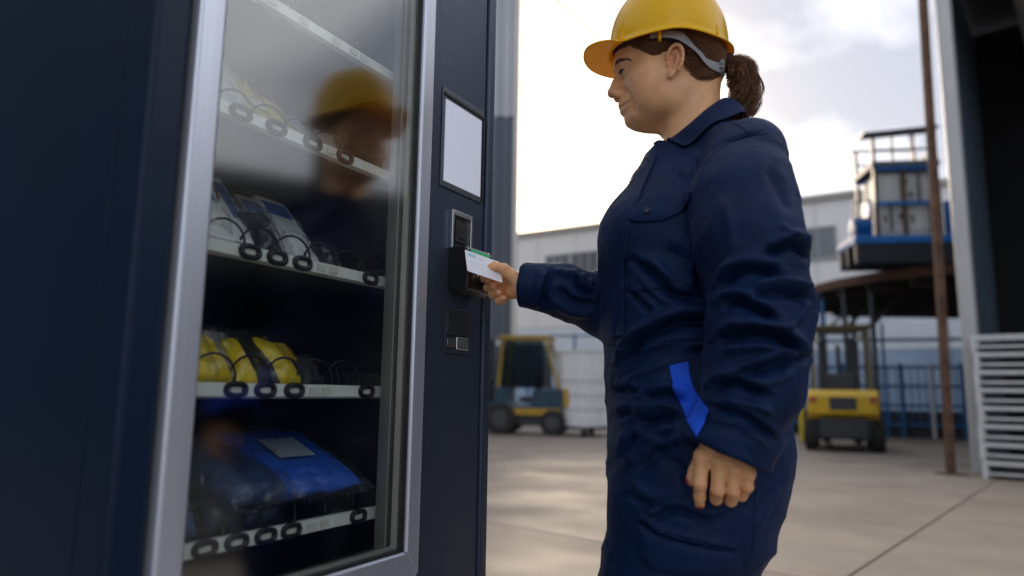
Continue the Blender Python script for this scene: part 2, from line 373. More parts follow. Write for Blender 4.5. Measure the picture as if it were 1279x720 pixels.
g.box(-.8265, -.3265, -.006, .05, zb1, zb1+.0035).box(-.8265, -.3265, -.006, .05, zt0-.0035, zt0)
g.build('gasket', M_black, fr)
g = MB()
for a, b in ((-.8265, -.819), (-.334, -.3265)): g.box(a, b, .010, .020, zb1+.004, zt0-.004)
g.box(-.819, -.334, .010, .020, zb1+.004, zb1+.010).box(-.819, -.334, .010, .020, zt0-.010, zt0-.004)
g.build('glazing_spacer', mat('spacer_alloy', (.55, .56, .50), .35, metal=.6), fr)
g = MB()
for a in (-.3455,): g.box(a-.003, a+.002, .024, .05, zb1+.004, zt0-.004)
g.build('inner_trim', mat('trim_grey', (.30, .31, .28), .4, metal=.4), fr)
M_glass = clear_mat('window_glass', (.985, .995, .99), 1.62, .085)
MB().box(-.8263, -.3267, .004, .0095, zb1+.0037, zt0-.0037).build('glass_pane', M_glass, fr)
MB().box(-.8263, -.3267, .0205, .0235, zb1+.0037, zt0-.0037).build('glass_pane', M_glass, fr)
MB().box(-.8785, -.282, .0, .06, .34, zb0-.004).build('lower_panel', M_navy, vm, .006)
dl = MB().box(-.74, -.42, -.008, .0, .375, .515).build('delivery_flap', M_black, vm, .006)
MB().box(-.66, -.50, -.02, -.008, .49, .505).build('handle', M_silver, dl, .003)
MB().box(-.8785, -.282, .0, .06, MG+.105, .336).build('kick_panel', M_navy, vm, .006)
MB().box(-.8785, -.282, .0, .06, zt1+.004, HT).build('head_panel', M_navy, vm, .006)
# control column
MB().box(-.277, -.0, .022, .072, MG+.10, HT).build('column', M_navy, vm)
MB().box(-.277, -.248, -.004, .022, MG+.10, HT).build('column_trim', M_panel, vm, .004)
fa = MB().box(-.2455, -.041, .0, .022, MG+.10, HT).build('fascia', M_panel, vm, .0015)
MB().box(-.034, .0, -.006, .022, MG+.10, HT).build('column_trim', M_panel, vm, .006, seg=3)
# display
dp = MB().box(-.232, -.052, -.004, .0, 1.388, 1.628).build('display', mat('bezel', (.10, .115, .14), .35, metal=.5), vm, .0015)
MB().box(-.222, -.066, -.0065, -.004, 1.402, 1.600).build('screen', mat('lit_screen', (.5, .52, .6), .12, emis=(.80, .84, 1.), estr=.09), dp)
MB().box(-.228, -.052, -.0075, -.004, 1.609, 1.615).box(-.058, -.052, -.0075, -.004, 1.392, 1.609).build('bezel_line', M_black, dp)  # black frame line along the display's top and right edges
# banknote module
bn = MB().box(-.187, -.180, -.010, .0, 1.250, 1.342).box(-.108, -.101, -.010, .0, 1.250, 1.342).box(-.180, -.108, -.010, .0, 1.330, 1.342).build('note_slot', M_steel, vm, .0015)
MB().box(-.180, -.108, -.003, .0, 1.250, 1.330).build('backing', M_black, bn)
MB().box(-.168, -.120, -.007, -.003, 1.268, 1.318).build('window', mat('smoked_plastic', (.035, .035, .033), .15), bn, .002)
MB().box(-.158, -.130, -.009, -.007, 1.278, 1.300).build('slot_mouth', M_liner, bn)
# card reader
P = [(.0, 1.152), (-.030, 1.143), (-.052, 1.152), (-.056, 1.175), (-.052, 1.242), (-.046, 1.252), (.0, 1.258)]
cr = MB().prism(P, -.186, -.078, 0).build('card_reader', mat('reader_black', (.010, .010, .011), .30, bump=.04, bscale=500), vm, .004, seg=3)
MB().prism([(-.0555, 1.170), (-.0585, 1.176), (-.055, 1.226), (-.0535, 1.226)], -.176, -.088, 0).build('reader_face', mat('reader_gloss', (.02, .02, .018), .12), cr)
MB().prism([(-.0525, 1.232), (-.0550, 1.233), (-.0515, 1.246), (-.049, 1.246)], -.172, -.092, 0).build('status_light', mat('green_light', (.02, .2, .08), .3, emis=(.03, .40, .14), estr=.10), cr)
MB().cyl((-.150, -.0575, 1.187), (-.150, -.060, 1.187), .003, 10).build('indicator', M_tag, cr)
# coin return
co = MB().box(-.196, -.190, -.004, .0, 1.008, 1.112).box(-.098, -.092, -.004, .0, 1.008, 1.112).box(-.190, -.098, -.004, .0, 1.106, 1.112).box(-.190, -.098, -.004, .0, 1.008, 1.014).build('coin_return', M_panel, vm, .001)
MB().box(-.189, -.099, -.006, .0, 1.050, 1.105).build('flap', mat('flap_dark', (.022, .024, .028), .3), co, .002)
MB().box(-.189, -.099, -.0015, .0, 1.015, 1.049).build('well', M_liner, co)
MB().box(-.150, -.101, -.0055, -.0016, 1.016, 1.047).build('cup', M_steel, co, .002)
MB().box(-.187, -.155, -.0045, -.0016, 1.022, 1.040).build('cup', mat('cup_grey', (.25, .25, .25), .3, metal=.9), co, .002)
# trays with price strips, tag holders and dispensing spirals
def spiral_mesh():
    n, turns, y0, y1 = 20, 7, .0, .40
    t = np.linspace(0, turns, turns*n+1); p = np.stack([.033*np.sin(2*np.pi*t), y0+(y1-y0)*t/turns, .036-.033*np.cos(2*np.pi*t)], 1)
    return MB().tube(p, .0024, 5).mesh('spiral')
SPIRAL = spiral_mesh(); SPIRAL.materials.append(mat('black_wire', (.014, .014, .016), .28, metal=.3)); SPIRAL.shade_smooth()
def ring_mesh():
    q = np.linspace(0, 2*np.pi, 24, endpoint=False)
    p = np.stack([.0190*np.sign(np.cos(q))*np.abs(np.cos(q))**.8, 0*q, .0098*np.sign(np.sin(q))*np.abs(np.sin(q))**.8], 1)
    return MB().tube(p, .0054, 6, closed=True).mesh('tag_ring')
RING = ring_mesh(); RING.materials.append(M_black); RING.shade_smooth()
TAG = MB().box(-.011, .011, -.0015, .0, -.0055, .0055).mesh('price_tag'); TAG.materials.append(M_tag)
SHELF = {0: 1.640, 1: 1.405, 2: 1.166, 3: .929, 4: .680}
RINGS = {0: [340, 380, 420, 455], 1: [300, 345, 390, 430], 2: [312, 346, 377, 462], 3: [294, 331, 367, 457], 4: [255, 295, 331, 363, 447]}
SPX = {}
SY = .07
for k, z in SHELF.items():
    tr = empty('tray', (0, 0, z), 0, vm)
    MB().box(-.902, -.270, SY+.012, .60, -.026, -.020).box(-.902, -.896, SY+.012, .60, -.020, .03).box(-.276, -.270, SY+.012, .60, -.020, .03).build('shelf', M_tray, tr)
    MB().prism([(SY+.012, -.026), (SY, -.022), (SY+.002, .000), (SY+.012, .001)], -.902, -.290, 0).build('price_strip', M_strip, tr, .001)
    xs = []
    for px in RINGS[k]:
        zc = z-.011
        # walk along the strip line to the pixel column
        x, best = 0, 9e9
        for s in np.linspace(-.9, -.28, 400):
            q = MP+MD*s*MS-MN*SY*MS; q[2] = MZ0+zc*MS; v = q-_C; u = 639.5+FPX*(v@_R)/(v@_F)
            if abs(u-px) < best: best, x = abs(u-px), s
        xs.append(float(x))
        if k: o = link('tag_ring', RING, None, tr); o.location = (x, SY-.002, -.011)
        o = link('price_tag', TAG, None, tr); o.location = (x, SY-.0005, -.011)
    for x in (xs[-2]+.05, xs[-2]+.083): o = link('price_tag', TAG, None, tr); o.location = (x, SY-.0005, -.011)
    lanes = [-.86+.0785*i for i in range(8)]
    for x in lanes:
        o = link('spiral', SPIRAL, None, tr); o.location = (x, SY+.022, -.018)
    SPX[k] = lanes
# ================================================================ goods on the trays
M_clear = clear_mat('clear_film', (.97, .98, .98), 1.75, .04, bump=.85, bscale=38, body=.018)
def pillow(w_, h_, t_, seed, crump=.004, n=14, m=18, flat=.55):
    """soft pack: x across, z along, y thick; centred"""
    vs, fs = [], []
    for side in (1, -1):
        for i in range(n+1):
            for j in range(m+1):
                u, v = -1+2*i/n, -1+2*j/m; e = max(0., (1-abs(u)**3)*(1-abs(v)**3))**flat
                x, z = u*w_/2*(1-.06*(1-abs(v))), v*h_/2
                vs.append((x, side*(t_/2*e+.0006), z))
    P = np.array(vs); k = (P[:, 1:2] != 0)
    P = P+np.stack([vnoise(P*28+seed, 21), vnoise(P*34+seed*1.7, 22), vnoise(P*28+seed*.6, 23)], 1)*crump+np.stack([vnoise(P*80+seed, 24), vnoise(P*85+seed, 25), vnoise(P*80, 26)], 1)*crump*.4
    k0 = (n+1)*(m+1)
    for s in (0, 1):
        for i in range(n):
            for j in range(m):
                q = [s*k0+i*(m+1)+j, s*k0+(i+1)*(m+1)+j, s*k0+(i+1)*(m+1)+j+1, s*k0+i*(m+1)+j+1]; fs.append(tuple(q) if s else tuple(q[::-1]))
    bd = [i*(m+1) for i in range(n+1)]+[n*(m+1)+j for j in range(1, m+1)]+[i*(m+1)+m for i in range(n-1, -1, -1)]+[j for j in range(m-1, 0, -1)]
    for a, b in zip(bd, bd[1:]+bd[:1]): fs.append((a, b, k0+b, k0+a))
    return P, fs
def pack(name, label, cat, lane_x, y, z, w_, h_, t_, col, tilt, roll=0., kind='pouch', seed=1, film=True, group=None, band=None, print_=None):
    """a bagged item standing between the turns of a spiral; tilt back in degrees"""
    e = tag(empty(name), label, cat, group)
    e.matrix_world = VMX @ Matrix.Translation((lane_x, y, z)) @ Matrix.Rotation(math.radians(roll), 4, 'Z') @ Matrix.Rotation(-math.radians(tilt), 4, 'X')
    w_, h_, t_ = w_*1.10, h_*1.14, t_*1.15
    cm = mat('goods_'+'_'.join('%03d' % int(c*1000) for c in col), col, .5, var=.12, vscale=30, bump=.2, bscale=60)
    if kind == 'box':
        b = MB().box(-w_/2, w_/2, -t_/2, t_/2, .004, h_).build('carton', cm, e, .002)
        if print_:
            for (x0, x1, z0, z1, pc) in print_: MB().box(x0*w_, x1*w_, -t_/2-.0008, -t_/2-.0001, z0*h_, z1*h_).build('printed_panel', mat('print_%03d_%03d_%03d' % tuple(int(c*999) for c in pc), pc, .4), b)
    else:
        P, f = pillow(w_, h_, t_, seed); P[:, 2] += h_/2+.002; b = MB().add(P, f).build('contents', cm, e, smooth=True)
        if print_:
            for (x0, x1, z0, z1, pc) in print_: MB().box(x0*w_, x1*w_, -t_/2-.004, -t_/2-.0030, z0*h_, z1*h_).build('printed_panel', mat('print_%03d_%03d_%03d' % tuple(int(c*999) for c in pc), pc, .4), b)
    if band: MB().box(-w_/2-.004, w_/2+.004, -t_/2-.004, t_/2+.004, h_*band[0], h_*band[1]).build('band', M_black, e, .003)
    if film:
        P, f = pillow(w_*1.22, h_*1.28, t_*1.35+.008, seed+7, .007); P[:, 2] += h_*.60; MB().add(P, f).build('clear_bag', M_clear, e, smooth=True)
    return e
WHITE, NAVY, YEL, BLU, BLK = (.80, .81, .83), (.02, .035, .09), (.98, .70, .002), (.012, .12, .66), (.018, .018, .020)
zs = {k: v-.004 for k, v in SHELF.items()}
L2 = SPX[2]
pr = [(-.42, .10, .45, .92, (.75, .76, .78)), (-.30, .05, .62, .84, (.55, .08, .10)), (.12, .42, .40, .9, (.08, .18, .45))]
pr2 = [(-.40, .40, .70, .92, (.07, .16, .45)), (-.35, .15, .30, .60, (.78, .78, .78))]
def strip_x(px, py, dy):
    return ms(px, py, dy)[0]
# second tray: white cartons in clear bags, black gear between
x_ = [strip_x(p, 300, .12) for p in (268, 312, 342, 366, 392, 417)]
pack('bagged_carton', 'white and blue carton in clear film at the left end of the second tray', 'carton', x_[0], .13, zs[2], .070, .125, .040, WHITE, 34, kind='box', seed=3, print_=pr2)
pack('bagged_carton', 'white carton with red picture in a tall clear bag, second tray', 'carton', x_[1], .145, zs[2]+.004, .072, .175, .040, WHITE, 40, 4, kind='box', seed=5, print_=pr)
pack('cable_pouch', 'black pouch squeezed between the white cartons of the second tray', 'pouch', x_[2], .125, zs[2], .060, .100, .042, BLK, 36, seed=8)
pack('bagged_carton', 'plain pale carton behind the black pouches of the second tray', 'carton', x_[3], .155, zs[2]+.003, .066, .160, .036, (.50, .51, .53), 42, -3, kind='box', seed=11, print_=pr2)
pack('bagged_carton', 'white carton with blue stripe, last pack to the right on the second tray', 'carton', x_[4]+.01, .150, zs[2]+.003, .078, .170, .040, WHITE, 42, 3, kind='box', seed=13, print_=pr2)
pack('cable_pouch', 'small black pouch in film at the right of the white cartons', 'pouch', x_[5]+.004, .115, zs[2], .052, .070, .030, BLK, 40, seed=17)
# third tray: yellow packs with black bands
x_ = [strip_x(p, 470, .12) for p in (246, 277, 312, 340, 364, 398)]
pack('yellow_pack', 'yellow soft pack half hidden by the frame at the left of the third tray', 'pack', x_[0], .115, zs[3], .064, .098, .040, YEL, 42, seed=21, film=True)
pack('yellow_pack', 'yellow soft pack with a shiny bag, second from the left on the third tray', 'pack', x_[1], .125, zs[3], .066, .108, .040, YEL, 44, 4, seed=23)
pack('bagged_carton', 'pale grey carton between the yellow packs of the third tray', 'carton', x_[1]+.050, .14, zs[3]+.004, .040, .105, .024, (.42, .43, .42), 44, kind='box', seed=24, film=True)
pack('yellow_pack', 'yellow soft pack beside the black strap roll, middle of the third tray', 'pack', x_[2]+.004, .125, zs[3], .050, .108, .036, YEL, 46, -3, seed=25)
pack('black_pouch', 'black strap roll leaning between two yellow packs on the third tray', 'pouch', x_[3]-.004, .12, zs[3]+.002, .046, .118, .030, BLK, 46, seed=27, film=False)
pack('yellow_pack', 'widest yellow pack, last to the right on the third tray', 'pack', x_[4], .13, zs[3], .086, .112, .046, YEL, 48, 3, seed=29, print_=[(.1, .4, .35, .75, (.55, .36, .01))])
pack('black_pouch', 'dark pouch behind the spirals right of the yellow packs', 'pouch', x_[5]+.02, .15, zs[3], .06, .075, .03, (.03, .032, .036), 40, seed=31, film=False)
# bottom tray: big folded garments in film lying over the spirals
def garment(label, px, py, dy, w_, h_, t_, col, tilt, yaw, zoff, seed, lab=True):
    x, z = ms(px, py, dy); e = tag(empty('bagged_garment'), label, 'garment pack')
    e.matrix_world = VMX @ Matrix.Translation((x, dy, zs[4]+zoff)) @ Matrix.Rotation(math.radians(yaw), 4, 'Z') @ Matrix.Rotation(math.radians(-90+tilt), 4, 'X')
    P, f = pillow(w_, h_, t_, seed, .0035, 20, 22, .38); MB().add(P, f).build('contents', mat('garment_%d' % seed, col, .6, var=.2, vscale=20, bump=.4, bscale=40), e, smooth=True)
    P, f = pillow(w_*1.14, h_*1.16, t_*1.12+.006, seed+4, .005, 22, 24, .38); MB().add(P, f).build('clear_bag', M_clear, e, smooth=True)
    if lab: MB().box(-w_*.20, w_*.16, -t_/2-.008, -t_/2-.007, -.045, .035).build('paper_label', mat('label_grey', (.30, .34, .40), .5, var=.4, vscale=120, stretch=(1, 1, 6)), e)
    return e
garment('bright blue folded garment in clear film on the bottom tray', 352, 585, .19, .235, .245, .050, BLU, 22, -6, .102, 41)
garment('dark navy folded garment in crumpled film left of the bright blue one', 272, 592, .19, .150, .24, .055, (.015, .05, .16), 20, 5, .098, 45, False)
for x, lb, sd in ((strip_x(233, 620, .11), 'crumpled blue and white film pack at the left end of the bottom tray', 51), (strip_x(288, 630, .11), 'dark film pouch under the navy garment on the bottom tray', 53), (strip_x(338, 630, .11), 'dark glossy pouch under the blue garment on the bottom tray', 55)):
    pack('film_pouch', lb, 'pouch', x, .125, zs[4], .066, .085, .04, (.10, .16, .30) if sd == 51 else NAVY, 30, seed=sd)
# top trays: gloves behind the sky's reflection
x_ = [strip_x(p, 130, .13) for p in (292, 330, 362, 395, 440)]
pack('bagged_glove', 'crumpled clear bag at the left of the upper tray', 'glove pack', x_[0], .13, zs[1], .072, .15, .03, (.45, .48, .52), 30, seed=61)
pack('yellow_glove_pack', 'pale yellow glove pack leaning in film on the upper tray', 'glove pack', x_[1], .135, zs[1], .072, .150, .034, (.66, .52, .10), 36, 4, seed=63, print_=[(-.3, .3, .3, .45, (.6, .6, .55))])
pack('yellow_glove_pack', 'pale yellow glove pack nearest the helmet reflection on the upper tray', 'glove pack', x_[2], .135, zs[1], .070, .130, .034, (.66, .52, .10), 40, -4, seed=65)
pack('bagged_glove', 'grey glove in film right of the yellow glove packs', 'glove pack', x_[3], .14, zs[1], .07, .11, .03, (.30, .30, .30), 40, seed=67)
pack('bagged_glove', 'clear bag with pale contents at the right of the upper tray', 'glove pack', x_[4], .15, zs[1], .07, .12, .03, (.45, .44, .42), 40, seed=69)
# ================================================================ smooth bodies: distance fields meshed by surface nets
def smin(a, b, k):
    h = np.maximum(k-np.abs(a-b), 0)/k; return np.minimum(a, b)-h*h*k*.25
def smax(a, b, k): return -smin(-a, -b, k)
def s_cone(P, a, b, ra, rb):
    a = np.asarray(a, np.float32); b = np.asarray(b, np.float32); d = b-a
    t = np.clip(((P-a)@d)/(d@d+1e-12), 0, 1)
    return np.linalg.norm(P-a-t[:, None]*d, axis=1)-(ra+(rb-ra)*t)
def s_chain(P, pts, k=.01):
    """pts: (x, y, z, r)"""
    r = None
    for p, q in zip(pts[:-1], pts[1:]):
        d = s_cone(P, p[:3], q[:3], p[3], q[3]); r = d if r is None else smin(r, d, k)
    return r
def s_ell(P, c, rad):
    q = (P-np.asarray(c, np.float32)); rad = np.asarray(rad, np.float32)
    k0 = np.linalg.norm(q/rad, axis=1); k1 = np.linalg.norm(q/(rad*rad), axis=1)+1e-9
    return k0*(k0-1)/k1
def poly_sdf(U, V, poly):
    """2D signed distance to a closed polygon, negative inside"""
    p = np.asarray(poly, float); n = len(p); d = np.full(U.shape, 1e9); ins = np.zeros(U.shape, bool)
    for i in range(n):
        a = p[i]; b = p[(i+1) % n]; e = b-a; wx = U-a[0]; wy = V-a[1]
        t = np.clip((wx*e[0]+wy*e[1])/(e@e+1e-15), 0, 1)
        d = np.minimum(d, (wx-e[0]*t)**2+(wy-e[1]*t)**2)
        c = ((a[1] > V) != (b[1] > V)) & (U < (b[0]-a[0])*(V-a[1])/(b[1]-a[1]+1e-15)+a[0]); ins ^= c
    return np.where(ins, -1, 1)*np.sqrt(d)
def surf(fn, lo, hi, h, blk=10, slack=1.35):
    lo = np.array(lo, float); n = (np.ceil((np.array(hi)-lo)/h).astype(int)//blk+1)*blk; nb = n//blk
    A = np.empty(n, np.float32)
    ctr = np.stack(np.meshgrid(*[(np.arange(k)+.5)*blk*h for k in nb], indexing='ij'), -1).reshape(-1, 3)+lo
    cv = fn(ctr.astype(np.float32)).reshape(nb); A[:] = np.repeat(np.repeat(np.repeat(cv, blk, 0), blk, 1), blk, 2)
    keep = np.argwhere(np.abs(cv) < blk*h*.87*slack+.004)
    off = np.stack(np.meshgrid(*[np.arange(blk)]*3, indexing='ij'), -1).reshape(-1, 3)
    for c0 in range(0, len(keep), 200):
        kb = keep[c0:c0+200]; idx = (kb[:, None, :]*blk+off[None]).reshape(-1, 3)
        v = fn((idx*h+lo).astype(np.float32)); A[idx[:, 0], idx[:, 1], idx[:, 2]] = v
    ins = A < 0
    cs = np.zeros(np.array(n)-1, np.int8)
    for a in (0, 1):
        for b in (0, 1):
            for c in (0, 1): cs += ins[a:n[0]-1+a, b:n[1]-1+b, c:n[2]-1+c]
    act = np.argwhere((cs > 0) & (cs < 8)); vid = np.full(cs.shape, -1, np.int32); vid[act[:, 0], act[:, 1], act[:, 2]] = np.arange(len(act))
    crn = np.array([(a, b, c) for a in (0, 1) for b in (0, 1) for c in (0, 1)])
    val = np.stack([A[act[:, 0]+c[0], act[:, 1]+c[1], act[:, 2]+c[2]] for c in crn], 1)
    acc = np.zeros((len(act), 3)); cnt = np.zeros(len(act))
    for i in range(8):
        for j in range(i+1, 8):
            if abs(crn[i]-crn[j]).sum() != 1: continue
            s = (val[:, i] < 0) != (val[:, j] < 0); t = val[:, i]/(val[:, i]-val[:, j]+1e-12)
            acc[s] += crn[i]+t[s][:, None]*(crn[j]-crn[i]); cnt[s] += 1
    V = (act+acc/cnt[:, None])*h+lo; Q = []
    for ax in range(3):
        u, w_ = (ax+1) % 3, (ax+2) % 3
        s0 = [slice(None)]*3; s1 = [slice(None)]*3; s0[ax] = slice(0, -1); s1[ax] = slice(1, None)
        a_, b_ = ins[tuple(s0)], ins[tuple(s1)]
        e = np.argwhere(a_ != b_); e = e[(e[:, u] > 0) & (e[:, w_] > 0) & (e[:, u] < n[u]-1) & (e[:, w_] < n[w_]-1)]
        if not len(e): continue
        fl = a_[e[:, 0], e[:, 1], e[:, 2]]
        def g(du, dw):
            q = e.copy(); q[:, u] += du; q[:, w_] += dw; return vid[q[:, 0], q[:, 1], q[:, 2]]
        q = np.stack([g(-1, -1), g(0, -1), g(0, 0), g(-1, 0)], 1); q[~fl] = q[~fl][:, ::-1]; Q.append(q)
    Q = np.concatenate(Q); Q = Q[(Q >= 0).all(1)]
    return V, Q
def vnormals(V, Q):
    n = np.cross(V[Q[:, 2]]-V[Q[:, 0]], V[Q[:, 3]]-V[Q[:, 1]]); N = np.zeros_like(V)
    for k in range(4): np.add.at(N, Q[:, k], n)
    return N/(np.linalg.norm(N, axis=1)[:, None]+1e-12)
def grad(fn, P, e=.002):
    P = np.asarray(P, np.float32); g = np.stack([fn(P+np.array(d, np.float32)*e)-fn(P-np.array(d, np.float32)*e) for d in ((1, 0, 0), (0, 1, 0), (0, 0, 1))], 1)
    return g/(np.linalg.norm(g, axis=1)[:, None]+1e-9)
def smooth_path(P, n):
    """Catmull-Rom resampling"""
    P = np.asarray(P, float); Q = np.vstack([2*P[0]-P[1], P, 2*P[-1]-P[-2]]); t = np.linspace(0, len(P)-1-1e-6, n); i = t.astype(int); f = (t-i)[:, None]
    a, b, c, d = Q[i], Q[i+1], Q[i+2], Q[i+3]
    return .5*((2*b)+(c-a)*f+(2*a-5*b+4*c-d)*f*f+(3*b-a-3*c+d)*f**3)
def set_color(o, name, C):
    at = o.data.color_attributes.new(name, 'FLOAT_COLOR', 'POINT')
    C4 = np.concatenate([np.asarray(C, np.float32), np.ones((len(C), 1), np.float32)], 1); at.data.foreach_set('color', C4.ravel())
# ================================================================ the worker
AL = math.radians(12.)
EF = np.array([-math.cos(AL), math.sin(AL), 0]); EL = np.array([-math.sin(AL), -math.cos(AL), 0])
_h = W(838, 88, 1.35); PO = np.array([_h[0], _h[1], 0])
def B(x, y, yl):
    """photo pixel on the plane yl metres to the worker's left -> (forward, left, up)"""
    q = PL(x, y, PO+EL*yl, EL)-PO; return np.array([q@EF, yl, q[2]])
def to_px(P):
    Pw = PO+P[:, :1]*EF+P[:, 1:2]*EL+np.array([0, 0, 1.])*P[:, 2:]; v = Pw-_C; d = v@_F
    return 639.5+FPX*(v@_R)/d, 360-FPX*(v@_U)/d, d
CAML = np.array([(_C-PO)@EF, (_C-PO)@EL, CAMH])
person = tag(empty('person'), 'person in navy coverall and yellow hard hat holding a card to the reader', 'person')
# local x = forward, y = left: rotate so that x -> EF, y -> EL
PS = 1.075                                                 # modelling unit of the figure in metres
PZ0 = CAMH*(1-PS); PG = -PZ0/PS                            # PG: the ground in the figure's own height scale
person.matrix_world = Matrix.Translation((PO[0]*PS, PO[1]*PS, PZ0)) @ Matrix(((EF[0], EL[0], 0, 0), (EF[1], EL[1], 0, 0), (0, 0, 1, 0), (0, 0, 0, 1))) @ Matrix.Scale(PS, 4)
KH = .89/PS                                                # the reaching hand comes nearer, to the reader's distance
def near(p, k): q = CAML+(np.array(p[:3])-CAML)*k; return tuple(q)+tuple(r*k for r in p[3:])
# ---------------------------------------------------------------- head
prof_px = [(770.5, 55), (767.6, 66), (766.5, 75.3), (766.2, 81.5), (769.6, 91), (773.5, 104), (775, 116), (774.0, 124), (773.6, 128), (774.4, 135), (776.8, 140), (779.3, 144.5), (779.6, 151), (782, 157.5), (789, 161.8), (798.6, 164.7), (814, 166.5)]
prof = [B(x, y, 0)[[0, 2]] for x, y in prof_px]
prof += [np.array(q) for q in ((.012, 1.425), (-.012, 1.452), (-.045, 1.475), (-.078, 1.505), (-.092, 1.550), (-.090, 1.590), (-.068, 1.628), (-.03, 1.648), (.020, 1.648), (.060, 1.632), (.086, 1.612))]
prof = smooth_path(np.array(prof+[prof[0]]), 110)[:-1]
WZ = np.array([1.38, 1.42, 1.445, 1.48, 1.51, 1.54, 1.58, 1.62, 1.67]); WW = np.array([.040, .046, .053, .0610, .0665, .069, .073, .075, .070])
SC_LO, SC_H, SC_N = np.array([-.16, -.13, 1.30]), .004, (80, 66, 100)
_g = np.stack(np.meshgrid(SC_LO[0]+np.arange(170)*.002, SC_LO[2]+np.arange(200)*.002, indexing='ij'), -1)
_tab = -poly_sdf(_g[..., 0], _g[..., 1], prof)
def face_base(P):                                          # the profile's distance, looked up bilinearly
    u = np.clip((P[:, 0]-SC_LO[0])/.002, 0, 168.99); v = np.clip((P[:, 2]-SC_LO[2])/.002, 0, 198.99); i = u.astype(int); j = v.astype(int); a = u-i; b = v-j
    s = (_tab[i, j]*(1-a)*(1-b)+_tab[i+1, j]*a*(1-b)+_tab[i, j+1]*(1-a)*b+_tab[i+1, j+1]*a*b).astype(np.float32); Rr = .070
    wm = np.interp(P[:, 2], WZ, WW); u_ = np.clip(s/.062, 0, 1); g_ = np.clip((P[:, 0]-.005)/.05, 0, 1); lowf = .66+.12*np.clip((P[:, 2]-1.53)/.05, 0, 1)
    wm = wm*(1-g_*(1-lowf)*(1-u_*u_*(3-2*u_)))                # the front of the face narrows like a muzzle
    q = np.maximum(Rr-s, 0); wl = P[:, 1]*Rr/wm
    return np.sqrt(wl*wl+q*q)-Rr
def head_base(P):
    A = np.stack([P[:, 0], np.abs(P[:, 1]), P[:, 2]], 1)
    d = face_base(P)
    # neck and the muscles at its side
    nk = s_cone(P, (-.038, 0, 1.52), (-.036, 0, 1.34), .050, .056); d = smin(d, nk, .03)
    d = smin(d, s_cone(A, (-.020, .050, 1.475), (.000, .018, 1.375), .011, .012), .018)
    # brow, cheekbone, cheek, jaw
    d = smin(d, s_cone(A, (.0950, .010, 1.549), (.074, .042, 1.551), .0062, .0055), .016)
    d = smin(d, s_ell(A, (.040, .047, 1.504), (.036, .018, .021)), .034)
    d = smin(d, s_ell(A, (.028, .045, 1.468), (.036, .016, .024)), .040)
    d = smin(d, s_cone(A, (.058, .020, 1.441), (.004, .048, 1.457), .009, .009), .026)
    # nose
    nb = s_chain(P, [tuple(B(770.3, 90, 0))+(.0062,), tuple(B(767.4, 103, 0)-np.array([.003, 0, 0]))+(.0064,), tuple(B(765.4, 115.4, 0))+(.0098,)], .008)
    nb = smin(nb, s_ell(A, B(762.8, 118.0, 0)+np.array([-.003, .0040, .001]), (.0080, .0062, .0066)), .006)
    d = smin(d, nb, .012)
    ala = s_ell(A, B(771.2, 117.2, .0125)+np.array([-.0015, 0, .0]), (.0100, .0062, .0080)); d = smin(d, ala, .0050)
    return d
def SP(x, y, fn=head_base, d0=1.18, d1=1.48):
    """first surface point seen through a photo pixel"""
    pw = ray(x, y); t_ = d0
    for _ in range(60):
        q = _C+pw*t_-PO; p = np.array([[q@EF, q@EL, q[2]]], np.float32); dd = float(fn(p)[0])
        if dd < .0002 or t_ > d1: break
        t_ += max(dd*.7, .0002)
    return p[0].astype(float)
def SPC(pts, r, n=None):
    """surface chain through photo pixels with radii"""
    P_ = [SP(x, y) for x, y in pts]; r = [r]*len(P_) if np.isscalar(r) else r
    return [tuple(a)+(q,) for a, q in zip(P_, r)]
EYE = SP(778.2, 88.6)-np.array([.0085, .0045, .0005])
MOUTH = [(774.2, 135.0), (777, 133.4), (780.2, 131.2), (783.2, 128.8), (786.0, 126.3)]
UPL = SPC([(774.6, 130.8), (778.2, 129.2), (782, 127.6), (785, 126.2)], [.0048, .0046, .0034, .0016]); UPL = [(a-.0030, b-.001, c, r) for a, b, c, r in [(UPL[0][0]+.001, .001, UPL[0][2], .0050)]+UPL]
LOL = SPC([(777.2, 139.2), (780.4, 136.8), (783.4, 133.2), (785.6, 128.8)], [.0056, .0052, .0036, .0016]); LOL = [(a-.0034, b-.001, c, r) for a, b, c, r in [(LOL[0][0]+.001, .001, LOL[0][2], .0058)]+LOL]
def head_lips(P):
    A = np.stack([P[:, 0], np.abs(P[:, 1]), P[:, 2]], 1); return smin(smin(head_base(P), s_chain(A, UPL, .006), .007), s_chain(A, LOL, .006), .007)
MCH = [tuple(SP(x, y, head_lips))+(r,) for (x, y), r in zip(MOUTH, (.0014, .0016, .0017, .0016, .0015))]
MCH = [(MCH[0][0]+.0015, 0., MCH[0][2]+.0004, .0014)]+MCH
NASO = SPC([(779.5, 114.5), (785.5, 117.5), (789.5, 124), (791.8, 131), (792, 138)], [.0004, .0007, .0009, .0007, .0002])
LIDU = SPC([(770.6, 89.5), (773.5, 85.6), (778.5, 83.6), (783.5, 84.2), (786.5, 86.6)], .0012)
MC = np.array(MCH[-1][:3])
EARO = SP(841.5, 79.5)
